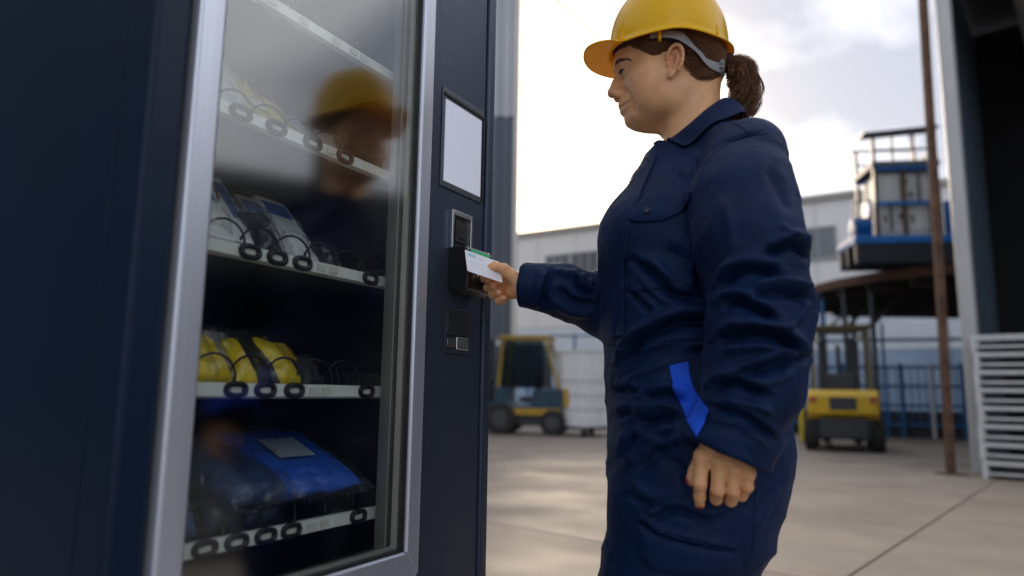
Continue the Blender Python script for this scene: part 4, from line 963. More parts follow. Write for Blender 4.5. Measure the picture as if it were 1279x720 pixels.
# ================================================================ what the worker wears
# ---------------------------------------------------------------- hair
def F2(x, y, l): return B(x, y, l)[[0, 2]]
hair_poly = [(.14, 1.72), (.109, 1.600), tuple(F2(775, 60, .045)), tuple(F2(790, 58, .062)), tuple(F2(802, 63, .066)), tuple(F2(810, 68.5, .068)), tuple(F2(817, 72, .069)), tuple(F2(824, 68.5, .071)), tuple(F2(831, 63, .072)),
             tuple(F2(850, 62, .072)), tuple(F2(851, 80, .070)), tuple(F2(856, 96, .062)), tuple(F2(862, 107, .050)), tuple(F2(869, 115, .035)), tuple(F2(880, 117, .01)), (-.13, 1.49), (-.14, 1.60), (-.12, 1.72)]
_gp = np.stack(np.meshgrid(-.17+np.arange(170)*.002, 1.40+np.arange(170)*.002, indexing='ij'), -1)
_tab2 = poly_sdf(_gp[..., 0], _gp[..., 1], hair_poly)
def hair_sdf(P):
    u = np.clip((P[:, 0]+.17)/.002, 0, 168.99); v = np.clip((P[:, 2]-1.40)/.002, 0, 168.99); i = u.astype(int); j = v.astype(int); a = u-i; b_ = v-j
    rg = _tab2[i, j]*(1-a)*(1-b_)+_tab2[i+1, j]*a*(1-b_)+_tab2[i, j+1]*(1-a)*b_+_tab2[i+1, j+1]*a*b_
    d = smax(face_base(P)-(.0006+.0090*np.clip(-rg/.022, 0, 1))*np.clip((1.60-P[:, 2])/.03, 0, 1), rg, .006)
    A = np.stack([P[:, 0], np.abs(P[:, 1]), P[:, 2]], 1)
    d = smin(d, s_ell(A, B(877, 105, .018)+np.array([.004, 0, .002]), (.023, .034, .021)), .018)
    d = smin(d, s_ell(A, B(880, 92, .0)+np.array([.0, 0, .004]), (.022, .030, .022)), .02)
    return d.astype(np.float32)
def hair_strandy(P):
    K_ = np.array([-.100, 0, 1.545]); q = P-K_; ang = np.arctan2(q[:, 2], q[:, 0]); r = np.linalg.norm(q, axis=1)
    s = np.stack([ang*16, np.abs(P[:, 1])*90, r*5], 1); return hair_sdf(P)+(.0011*vnoise(s, 2)+.0007*vnoise(s*2.7, 3)).astype(np.float32)
M_hair = bpy.data.materials.new('brown_hair'); M_hair.use_nodes = True; t = M_hair.node_tree; b = t.nodes['Principled BSDF']
b.inputs['Roughness'].default_value = .36; b.inputs['Specular IOR Level'].default_value = .55
tcn = t.nodes.new('ShaderNodeTexCoord'); n_ = t.nodes.new('ShaderNodeTexNoise'); n_.inputs['Scale'].default_value = 130; n_.inputs['Detail'].default_value = 3; t.links.new(tcn.outputs['Object'], n_.inputs['Vector'])
r_ = t.nodes.new('ShaderNodeValToRGB'); r_.color_ramp.elements[0].position = .35; r_.color_ramp.elements[0].color = (.085, .036, .017, 1); r_.color_ramp.elements[1].position = .7; r_.color_ramp.elements[1].color = (.30, .130, .055, 1)
t.links.new(n_.outputs[0], r_.inputs[0]); t.links.new(r_.outputs[0], b.inputs['Base Color'])
tl = t.nodes.new('ShaderNodeBsdfTranslucent'); tl.inputs[0].default_value = (.34, .12, .035, 1); mxs = t.nodes.new('ShaderNodeMixShader'); mxs.inputs[0].default_value = .22
t.links.new(b.outputs[0], mxs.inputs[1]); t.links.new(tl.outputs[0], mxs.inputs[2]); t.links.new(mxs.outputs[0], t.nodes['Material Output'].inputs[0])
M_str = M_hair.copy(); M_str.name = 'brown_hair_strands'; t = M_str.node_tree; b = t.nodes['Principled BSDF']
va = t.nodes.new('ShaderNodeVertexColor'); va.layer_name = 'strand'; t.links.new(va.outputs[0], b.inputs['Base Color']); b.inputs['Roughness'].default_value = .30
def hair_tones(n):
    v = rng.random(n)[:, None]; return np.array([.060, .025, .012])*(1-v)+np.array([.46, .215, .090])*v**1.4
Vx, Qx = surf(hair_strandy, (-.14, -.10, 1.44), (.13, .10, 1.69), .0025)
hair = np_mesh('hair', Vx, Qx, M_hair, person)
KN = B(902, 81, 0)
st = []
while len(st) < 4200:
    f_, z_ = rng.uniform(-.10, .11), rng.uniform(1.46, 1.615); sg = 1 if rng.random() < .7 else -1
    i, j = int((f_+.17)/.002), int((z_-1.40)/.002)
    if _tab2[i, j] > -.0005: continue
    st.append((f_, sg*.07, z_))
st = np.array(st); tt_ = np.linspace(0, 1, 14)[None, :, None]
bend = np.stack([np.zeros(len(st)), np.zeros(len(st)), rng.normal(size=len(st))*.005-.006], 1)
pp = st[:, None, :]*(1-tt_)+KN[None, None, :]*tt_+bend[:, None, :]*(4*tt_*(1-tt_)); pp = pp+rng.normal(size=(len(st), 1, 3))*.0012
sh_ = pp.shape; fl = pp.reshape(-1, 3).astype(np.float32)
for _ in range(5): fl = fl-grad(hair_sdf, fl, .0015)*np.clip(hair_sdf(fl)-.0017-.0012*rng.random(len(fl)), -.02, .02)[:, None]
pp = fl.reshape(sh_)
strands_mesh('strands', pp, np.full(sh_[:2], .00034)*np.linspace(.7, 1, 14)[None], M_str, hair, tones=hair_tones(sh_[0]))
# pony tail
ctr = smooth_path(np.array([KN, B(915, 82, 0), B(926, 93, 0), B(931, 110, 0), B(928, 130, 0), B(919, 147, .0)]), 26)
prf = np.interp(np.linspace(0, 1, 26), [0, .15, .4, .7, 1], [.009, .0155, .0275, .029, .020])
pth, rad = [], []
for c_ in range(85):
    a0 = rng.uniform(0, 2*math.pi); rr = math.sqrt(rng.random()); ph = rng.uniform(0, 6.28, 3); fq = rng.uniform(1.6, 3.2); amp = rng.uniform(.002, .006); ln = rng.uniform(.75, 1.04)
    u_ = np.linspace(0, 1, 26); cp = smooth_path(ctr, 26) if ln >= 1 else np.stack([np.interp(u_*ln, u_, ctr[:, k]) for k in range(3)], 1)
    T_ = np.gradient(cp, axis=0); T_ /= np.linalg.norm(T_, axis=1)[:, None]; s1 = np.array([0, 1., 0]); s2 = np.cross(T_, s1)
    ww_ = np.interp(u_*ln, u_, prf)
    wav = amp*np.clip(u_*3, 0, 1)
    off_ = s1[None]*(rr*math.cos(a0)*ww_+wav*np.sin(u_*fq*6.28+ph[0]))[:, None]+s2*(rr*math.sin(a0)*ww_+wav*np.cos(u_*fq*6.28+ph[1]))[:, None]
    for s_ in range(34):
        o_ = rng.normal(size=3)*.0021; wob = rng.normal(size=(1, 3))*.0012*np.sin(u_*rng.uniform(4, 10)+rng.uniform(0, 6))[:, None]
        pth.append(cp+off_+o_*np.clip(u_*4, .4, 1)[:, None]+wob); rad.append(np.linspace(.00036, .00026, 26))
for s_ in range(40):                                        # fly-aways
    u_ = np.linspace(0, 1, 26); o_ = rng.normal(size=3)*np.array([.012, .014, .008]); pth.append(ctr+o_*(u_**1.3)[:, None]*1.6+rng.normal(size=(1, 3))*.004*np.sin(u_*rng.uniform(3, 9)+rng.uniform(0, 6))[:, None]); rad.append(np.linspace(.0003, .00015, 26))
strands_mesh('ponytail', np.array(pth), np.array(rad), M_str, hair, tones=hair_tones(len(pth)))
q = np.linspace(0, 2*np.pi, 26, endpoint=False); tp = B(910, 79.5, 0)
MB().tube([tp+np.array([.0035*math.sin(3*a), .013*math.cos(a), .0135*math.sin(a)]) for a in q], .0062, 8, closed=True).build('hair_tie', mat('plum_cloth', (.028, .012, .026), .8, bump=.5, bscale=200), hair, smooth=True)
# ---------------------------------------------------------------- hard hat
hat = empty('hard_hat', (0, 0, 0), 0, person)
M_hat = bpy.data.materials.new('yellow_plastic'); M_hat.use_nodes = True; t = M_hat.node_tree; b = t.nodes['Principled BSDF']
b.inputs['Base Color'].default_value = (.97, .63, .002, 1); b.inputs['Roughness'].default_value = .27; b.inputs['Specular IOR Level'].default_value = .4
tcn = t.nodes.new('ShaderNodeTexCoord'); n_ = t.nodes.new('ShaderNodeTexNoise'); n_.inputs['Scale'].default_value = 25; n_.inputs['Detail'].default_value = 8; n_.inputs['Roughness'].default_value = .7; t.links.new(tcn.outputs['Object'], n_.inputs['Vector'])
mr = t.nodes.new('ShaderNodeMapRange'); mr.inputs[1].default_value = .35; mr.inputs[2].default_value = .7; mr.inputs[3].default_value = .20; mr.inputs[4].default_value = .36; t.links.new(n_.outputs[0], mr.inputs[0]); t.links.new(mr.outputs[0], b.inputs['Roughness'])
tl = t.nodes.new('ShaderNodeBsdfTranslucent'); tl.inputs[0].default_value = (1., .50, .0, 1); mxs = t.nodes.new('ShaderNodeMixShader'); mxs.inputs[0].default_value = .30
t.links.new(b.outputs[0], mxs.inputs[1]); t.links.new(tl.outputs[0], mxs.inputs[2]); t.links.new(mxs.outputs[0], t.nodes['Material Output'].inputs[0])
NP_, ND, NL = 128, 30, 8
HC = np.array([.004, 0.])
def rim(ph):
    c, s = math.cos(ph), math.sin(ph)
    a = .113 if c > 0 else .112
    z = 1.5655+.0055*c+.0075*math.exp(-((abs(ph)-1.75)/.42)**2)+.010*math.exp(-((abs(ph)-math.pi)/.75)**2)
    vis = max(0., c-.60)/.40; vis = vis*vis*(3-2*vis)
    return a*c, .1035*s, z, .0095+.041*vis, vis
V_, Q_ = [], []
for i in range(NP_):
    ph = -math.pi+2*math.pi*i/NP_; rx, ry, rz_, ext, vis = rim(ph); dn = np.array([rx, ry]); dn /= np.linalg.norm(dn)
    for k in range(ND+NL+1):
        if k <= ND:
            th_ = (k+.02)/(ND+.02)*math.pi/2; rs = math.sin(th_)**.80; hz = .138*math.cos(th_)**.92
            x, y = rx*rs, ry*rs; z = rz_+hz
            if k == ND: z = rz_
            rb = 1/(1+math.exp((abs(y)-.017)/.0012))*min(1, max(0, (ND-2.5-k)/3)); z += .0032*rb
            if k > ND-5 and k < ND-1: pass
        else:
            u_ = (k-ND)/NL; x, y = rx+dn[0]*ext*u_, ry+dn[1]*ext*u_
            z = rz_-.0035*min(1, u_*2)-vis*(.004*(math.sin(ph)**2)*u_-.008*u_)-(.004*u_*u_ if vis < .2 else 0)
        V_.append((HC[0]+x, HC[1]+y, z))
m_ = ND+NL+1
for i in range(NP_):
    j = (i+1) % NP_
    for k in range(m_-1): Q_.append((i*m_+k, j*m_+k, j*m_+k+1, i*m_+k+1))
shell = np_mesh('shell', np.array(V_), np.array(Q_)[:, ::-1], M_hat, hat)
sm_ = shell.modifiers.new('solid', 'SOLIDIFY'); sm_.thickness = .0026; sm_.offset = -1
def off_hair(P, gap=.003):
    P = np.asarray(P, np.float32)
    fn = lambda Q: np.minimum(hair_sdf(Q), head_base(Q))
    for _ in range(5): d = fn(P); P = P+grad(fn, P)*np.where(d < gap, gap-d, 0)[:, None]
    return P.astype(float)
def ribbon(name, ctrs, ups, wid, thick, m, parent):
    """strap: centre points, across vectors, width per point"""
    ctrs = off_hair(smooth_path(np.array(ctrs), 40)); ups = smooth_path(np.array(ups, float), 40); ups /= np.linalg.norm(ups, axis=1)[:, None]; wid = np.interp(np.linspace(0, 1, 40), np.linspace(0, 1, len(wid)), wid)
    T_ = np.gradient(ctrs, axis=0); T_ /= np.linalg.norm(T_, axis=1)[:, None]; nn_ = np.cross(T_, ups)
    mb = MB(); vs = []
    for i in range(40):
        for a, c in ((-1, -1), (1, -1), (1, 1), (-1, 1)): vs.append(ctrs[i]+ups[i]*a*wid[i]/2+nn_[i]*c*thick/2)
    fs = [(i*4+a, i*4+(a+1) % 4, (i+1)*4+(a+1) % 4, (i+1)*4+a) for i in range(39) for a in range(4)]+[(3, 2, 1, 0), (156, 157, 158, 159)]
    return mb.add(vs, fs).build(name, m, parent, bevel=thick*.3, smooth=True)
M_band = mat('sweat_band', (.045, .030, .024), .85, bump=.4, bscale=300); M_strap = mat('grey_strap', (.24, .25, .26), .55, var=.1, vscale=40)
cs_, us_ = [], []
for d_ in (-88, -60, -30, 0, 30, 60, 88):
    a = math.radians(d_); cs_.append((.002+.1035*math.cos(a), .0795*math.sin(a), 1.584-.006*(1-math.cos(a)))); us_.append((.12*math.cos(a), .1*math.sin(a), 1))
ribbon('sweat_band', cs_, us_, [.024]*7, .0025, M_band, hat)
for sg in (1, -1):
    k_ = np.array([1, sg, 1.])
    ribbon('strap', [B(812, 45, .090)*k_, B(828, 43, .0925)*k_, B(848, 45, .0925)*k_, B(863, 55, .086)*k_, B(875, 69, .076)*k_, B(886, 80, .056)*k_, B(893, 85, .026)*k_],
           [(0, 0, 1), (0, 0, 1), (-.1, 0, 1), (.45, .2*sg, 1), (.5, .3*sg, 1), (.3, .3*sg, 1), (0, .2*sg, 1)], [.010, .012, .016, .026, .028, .022, .020], .0028, M_strap, hat)
kc = B(894.5, 84.5, .028); mb = MB(); vs = []
for i in range(48):
    a = 2*math.pi*i/48; r = .0155 if i % 4 < 2 else .0143
    for x in (.008, -.007, -.010): vs.append(kc+np.array([x-.004, r*math.cos(a)*(1 if x > -.01 else .85), r*math.sin(a)*(1 if x > -.01 else .85)]))
fs = [(i*3+k, ((i+1) % 48)*3+k, ((i+1) % 48)*3+k+1, i*3+k+1) for i in range(48) for k in range(2)]+[tuple(i*3 for i in range(48)), tuple(i*3+2 for i in range(47, -1, -1))]
mb.add(vs, fs).build('ratchet_knob', mat('knob_grey', (.17, .19, .21), .5), hat)
for x, y, l in ((824, 38, .100),):
    p = B(x, y, l); MB().box(p[0]-.003, p[0]+.003, p[1]-.014, p[1]-.002, p[2]-.016, p[2]+.004).build('clip', M_hat, hat, .001)
for ph in (.72, -.72, 2.45, -2.45):
    rx, ry, rz_, _, _ = rim(ph); dn = np.array([rx, ry]); dn /= np.linalg.norm(dn)
    a = np.array([HC[0]+rx*1.002, ry*1.002, rz_+.002]); b_ = np.array([HC[0]+rx*.985, ry*.985, rz_+.022]); MB().bar(a, b_, .005, .004, up=(dn[0], dn[1], 0)).build('rib', M_hat, hat, .0015)
# ---------------------------------------------------------------- collar
def push(P, gap):
    P = np.asarray(P, np.float32)
    for _ in range(6):
        d = coverall(P); g_ = grad(coverall, P); P = P+g_*np.where(d < gap, gap-d, 0)[:, None]
    return P.astype(float)
U_ = [B(822, 186, .016), B(832, 177, .036), B(846, 166, .052), B(864, 151, .060), B(880, 137, .054), np.array([-.088, .030, 1.462]), np.array([-.096, 0, 1.466])]
L_ = [B(822, 190, .026), B(836, 195, .052), B(852, 193, .076), B(872, 176, .092), B(893, 157, .090), np.array([-.126, .052, 1.424]), np.array([-.134, 0, 1.424])]
U_ = smooth_path(np.array(U_), 30); L_ = smooth_path(np.array(L_), 30)
U_ = np.concatenate([U_, U_[-2::-1]*np.array([1, -1, 1])]); L_ = np.concatenate([L_, L_[-2::-1]*np.array([1, -1, 1])])
rows = []
for k in range(9):
    t_ = k/8; r = U_*(1-t_)+L_*t_; r[:, 2] += .007*math.sin(math.pi*t_)**.8; ctr_ = np.array([-.04, 0, 0]); o_ = r-ctr_; o_[:, 2] = 0; r = r+o_/np.linalg.norm(o_, axis=1)[:, None]*.005*math.sin(math.pi*t_)
    rows.append(push(r, .0035+.0045*t_) if t_ > .3 else r)
n_ = len(U_); inner = U_.copy(); inner[:, 2] -= .03; o_ = inner-np.array([-.038, 0, 0]); o_[:, 2] = 0; inner = inner-o_/np.linalg.norm(o_, axis=1)[:, None]*.0035
rows = [inner]+rows
Vg = np.concatenate(rows); Qg = np.array([(k*n_+i, k*n_+i+1, (k+1)*n_+i+1, (k+1)*n_+i) for k in range(len(rows)-1) for i in range(n_-1)])
col_ = np_mesh('collar', Vg, Qg, M_cloth, cov); sm_ = col_.modifiers.new('solid', 'SOLIDIFY'); sm_.thickness = .0028; sm_.offset = 1
ss_ = col_.modifiers.new('sub', 'SUBSURF'); ss_.levels = 1; ss_.render_levels = 1
# ---------------------------------------------------------------- sewn-on pieces, laid on the cloth
from mathutils.bvhtree import BVHTree
bvh = BVHTree.FromPolygons([tuple(v) for v in Vc2], [tuple(int(i) for i in q) for q in Qc])
def patch(name, poly, off, thick, m, step=2.2, parent=None, puff=0., rnd=True):
    poly = np.array(poly, float); x0, y0 = poly.min(0); x1, y1 = poly.max(0); nx, ny = int((x1-x0)/step)+2, int((y1-y0)/step)+2
    gx, gy = np.meshgrid(np.linspace(x0, x1, nx), np.linspace(y0, y1, ny), indexing='ij'); sd = poly_sdf(gx, gy, poly)
    # pull grid points just outside onto the outline
    e = .5; g1 = (poly_sdf(gx+e, gy, poly)-poly_sdf(gx-e, gy, poly))/(2*e); g2 = (poly_sdf(gx, gy+e, poly)-poly_sdf(gx, gy-e, poly))/(2*e)
    o_ = sd > 0; mv = o_ & (sd < step*1.5); gx = np.where(mv, gx-g1*sd, gx); gy = np.where(mv, gy-g2*sd, gy); okp = (sd <= 0) | mv
    ids = -np.ones((nx, ny), int); vs = []
    for i in range(nx):
        for j in range(ny):
            if not okp[i, j]: continue
            pw = ray(gx[i, j], gy[i, j]); dl = np.array([pw@EF, pw@EL, pw[2]]); dl /= np.linalg.norm(dl)
            hit = bvh.ray_cast(Vector(CAML), Vector(dl))
            if hit[0] is None: continue
            ids[i, j] = len(vs); nrm = np.array(hit[1]); k_ = min(1., max(0., -sd[i, j])/8)
            vs.append(np.array(hit[0])+nrm*(off+puff*k_))
    qs = [(ids[i, j], ids[i+1, j], ids[i+1, j+1], ids[i, j+1]) for i in range(nx-1) for j in range(ny-1) if min(ids[i, j], ids[i+1, j], ids[i+1, j+1], ids[i, j+1]) >= 0 and (sd[i:i+2, j:j+2].min() < 0)]
    V0 = np.array(vs); Q0 = np.array(qs)
    for _ in range(2):                                      # relax so that cloth folds print through softly
        acc = np.zeros_like(V0); cn = np.zeros(len(V0))
        for a, b_ in ((0, 1), (1, 2), (2, 3), (3, 0)):
            np.add.at(acc, Q0[:, a], V0[Q0[:, b_]]); np.add.at(cn, Q0[:, a], 1); np.add.at(acc, Q0[:, b_], V0[Q0[:, a]]); np.add.at(cn, Q0[:, b_], 1)
        g_ = cn > 6; V0[g_] = V0[g_]*.5+.5*acc[g_]/cn[g_][:, None]
    N0 = vnormals(V0, Q0)
    if ((CAML-V0.mean(0))@N0.mean(0)) < 0: Q0 = Q0[:, ::-1]
    o = np_mesh(name, V0, Q0, m, parent or cov); s_ = o.modifiers.new('solid', 'SOLIDIFY'); s_.thickness = thick; s_.offset = -1
    return o
patch('chest_pocket', [(784, 280), (862, 264), (869, 300), (868, 352), (848, 361), (786, 363)], .0012, .0022, M_cloth)
patch('pocket_flap', [(783, 275), (797, 258), (814, 242), (836, 237), (864, 241), (862, 252), (855, 264), (830, 276), (800, 279)], .0048, .0028, M_cloth, puff=.002)
patch('placket', [(807, 195), (816, 192), (821, 196), (802, 240), (787, 280), (780, 330), (780, 420), (767, 422), (765, 330), (771, 290), (789, 240)], .0036, .0030, M_cloth)
def seam(path, wd=2.6, off=.0009, name='seam'):
    p = smooth_path(np.array(path, float), 30) if len(path) > 2 else np.array(path, float); e = np.gradient(p, axis=0); nr = np.stack([-e[:, 1], e[:, 0]], 1); nr /= np.linalg.norm(nr, axis=1)[:, None]
    patch(name, np.concatenate([p+nr*wd/2, (p-nr*wd/2)[::-1]]), off, .0014, M_cloth, step=1.0)
seam([(874, 222), (879, 205), (895, 188), (924, 173), (958, 166)]); seam([(914, 152), (925, 157), (938, 168)])
seam([(886, 514), (906, 521), (932, 534), (958, 556)], 3); seam([(793, 590), (799, 640), (797, 690)], 2.4); seam([(784, 281), (785, 330), (787, 361), (830, 359)], 2.0, .0030)
seam([(934, 560), (944, 620), (940, 690)], 2.6)
patch('waist_seam', [(757, 431), (800, 433), (838, 428), (838, 433), (800, 439), (757, 437)], .0012, .002, M_cloth)
patch('hip_stripe', [(836, 457), (860, 452), (861, 466), (866, 486), (886, 514), (879, 531), (871, 546), (857, 522), (841, 484)], .0030, .0018, cloth_mat('royal_blue_cloth', (.012, .085, .62), .6))
patch('thigh_pocket', [(797, 654), (850, 672), (924, 690), (926, 719), (850, 719), (815, 712), (801, 698)], .0030, .0035, M_cloth, puff=.003)
bt = mat('snap_button', (.03, .035, .05), .3, metal=.6)
for x, y in ((810, 266.5), (812, 201)):
    pw = ray(x, y); dl = np.array([pw@EF, pw@EL, pw[2]]); hit = bvh.ray_cast(Vector(CAML), Vector(dl)/np.linalg.norm(dl))
    c = np.array(hit[0])+np.array(hit[1])*.0085; MB().cyl(c, c+np.array(hit[1])*.002, .0048, 16).build('button', bt, cov, .0006)
# ---------------------------------------------------------------- boots
def boot(sx):
    cx, cy = (-.02, .108) if sx > 0 else (-.01, -.106)
    def f(P):
        d = s_cone(P, (cx, cy, .20+PG), (cx-.005, cy, .07+PG), .050, .050)
        d = smin(d, s_cone(P, (cx+.0, cy, .055+PG), (cx+.135, cy, .045+PG), .048, .042), .05)
        d = smin(d, s_cone(P, (cx-.035, cy, .05+PG), (cx+.0, cy, .05+PG), .042, .045), .03)
        d = smin(d, s_cone(P, (cx+.02, cy, .09+PG), (cx+.135, cy, .048+PG), .045, .040), .04)
        return smax(d, .022+PG-P[:, 2], .006).astype(np.float32)
    V0, Q0 = surf(f, (cx-.11, cy-.08, .01+PG), (cx+.21, cy+.08, .28+PG), .006)
    o = np_mesh('boot', V0, Q0, mat('boot_leather', (.02, .019, .018), .5, bump=.2, bscale=60), person)
    q = np.linspace(0, 2*np.pi, 28, endpoint=False)
    MB().prism([(cx+.05+.128*math.cos(a), cy+(.046+.006*math.cos(a))*math.sin(a)) for a in q], PG, PG+.026).build('sole', M_black, o, .004)
boot(1); boot(-1)
# ---------------------------------------------------------------- the card in the worker's fingers
tq = RH[0][0][-1]; tw = person.matrix_world @ Vector(tq[:3]); td = float((np.array(tw)-_C)@_F)+tq[3]*PS+.0012      # just behind the thumb's pad
cA = W(619.5, 328, td+.006); cB = W(580.7, 314, td-.036); ex = cA-cB; ex /= np.linalg.norm(ex)
ey = W(580.7, 314, td-.036)-W(589, 341.6, td-.062); ey -= ex*(ey@ex); ey /= np.linalg.norm(ey); ez = np.cross(ex, ey)
cc = W(604.2, 333.0, td-.022)
def rounded(w_, h_, r, n=5):
    p = []
    for sx, sy, a0 in ((1, 1, 0), (-1, 1, 90), (-1, -1, 180), (1, -1, 270)):
        for k in range(n+1): a = math.radians(a0+90*k/n); p.append((sx*(w_/2-r)+r*math.cos(a), sy*(h_/2-r)+r*math.sin(a)))
    return p
card = MB().prism(rounded(.0856, .054, .0032), -.0004, .0004).build('access_card', mat('card_plastic', (.78, .79, .84), .35, var=.05, vscale=60))
tag(card, 'white plastic card pinched between thumb and fingers in front of the reader', 'card')
MB().box(-.036, -.018, .013, .022, .0004, .00055).build('printed_mark', mat('print_blue', (.40, .58, .78), .5), card)
for k, (a, b_) in enumerate(((-.016, .004), (-.034, .012), (-.034, .0))): MB().box(a, b_, .014-.011*k-.002*(k > 0), .0158-.011*k-.002*(k > 0), .0004, .00052).build('printed_line', mat('print_pale', (.66, .69, .78), .5), card)
card.matrix_world = Matrix(((ex[0], ey[0], ez[0], cc[0]), (ex[1], ey[1], ez[1], cc[1]), (ex[2], ey[2], ez[2], cc[2]), (0, 0, 0, 1)))
print('worn', round(time.time()-t1, 1))
# ================================================================ things across the yard
M_rust = mat('rust', (.13, .068, .042), .8, var=.35, vscale=6, col2=(.085, .045, .03), mask_scale=5, bump=.3, bscale=30)
M_bsteel = mat('blue_machine_paint', (.02, .16, .48), .45, var=.2, vscale=3)
M_white = mat('white_machine_paint', (.66, .66, .64), .5, var=.12, vscale=3, col2=(.40, .34, .28), mask_scale=2.5, mask_lo=.62, mask_hi=.8)
M_dsteel = mat('dark_steel', (.06, .065, .075), .5, metal=.3, var=.2, vscale=4)
M_galv = mat('galvanised_tray', (.58, .60, .60), .42, metal=.25, var=.12, vscale=6)
M_tyre = mat('tyre_rubber', (.018, .018, .018), .85)
M_fy = mat('forklift_yellow', (.62, .40, .015), .4, var=.15, vscale=5)
M_fdark = mat('forklift_dark', (.022, .027, .034), .5)
M_fteal = mat('forklift_teal', (.012, .045, .075), .45, var=.2, vscale=4)
# ---- rusty pole
b0 = G(1190, 593); tp_ = W(1151, -60, 8.95)
po = tag(empty('rusty_pole', tuple(b0)), 'tall rusty steel pole standing just left of the open shed', 'pole')
d_ = tp_-b0
MB().bar((0, 0, .02), d_, .085, .012, up=(0, 1, 0)).bar((-.038, .03, .02), d_+np.array([-.038, .03, 0]), .012, .07, up=(0, 1, 0)).bar((.038, .03, .02), d_+np.array([.038, .03, 0]), .012, .07, up=(0, 1, 0)).build('channel', M_rust, po)
MB().box(-.14, .14, -.12, .14, 0, .02).build('base_plate', M_rust, po)
# ---- stack of galvanised trays
c0 = G(1228, 598); Hc = .212
for k in range(8):
    e = empty('steel_tray', (c0[0]+random.uniform(-.015, .015), c0[1]+random.uniform(-.01, .01), k*Hc), math.radians(random.uniform(-1.2, 1.2)-38))
    pos = ['lowest', 'second lowest', 'third lowest', 'fourth from the ground', 'fifth from the ground', 'third from the top', 'second from the top', 'topmost'][k]
    tag(e, 'galvanised open steel tray, %s of the stack by the shed' % pos, 'steel tray', 'stacked steel trays by the shed')
    for x in (0, 1.16):
        for y in (0, 0.36): MB().box(x, x+.05, y, y+.05, 0, Hc-.006).build('corner_post', M_galv, e, .004)
    MB().box(.05, 1.16, .004, .03, Hc-.055, Hc-.012).build('rail', M_galv, e, .004); MB().box(.05, 1.16, .38, .406, Hc-.055, Hc-.012).build('rail', M_galv, e)
    MB().box(.004, .03, .05, .36, Hc-.055, Hc-.012).build('rail', M_galv, e); MB().box(1.18, 1.206, .05, .36, Hc-.055, Hc-.012).build('rail', M_galv, e)
    MB().box(.05, 1.16, .03, .38, .03, .045).build('floor_sheet', mat('tray_floor', (.12, .125, .13), .6), e)
    MB().box(.05, 1.16, .008, .022, .05, .075).build('lower_rail', M_galv, e)
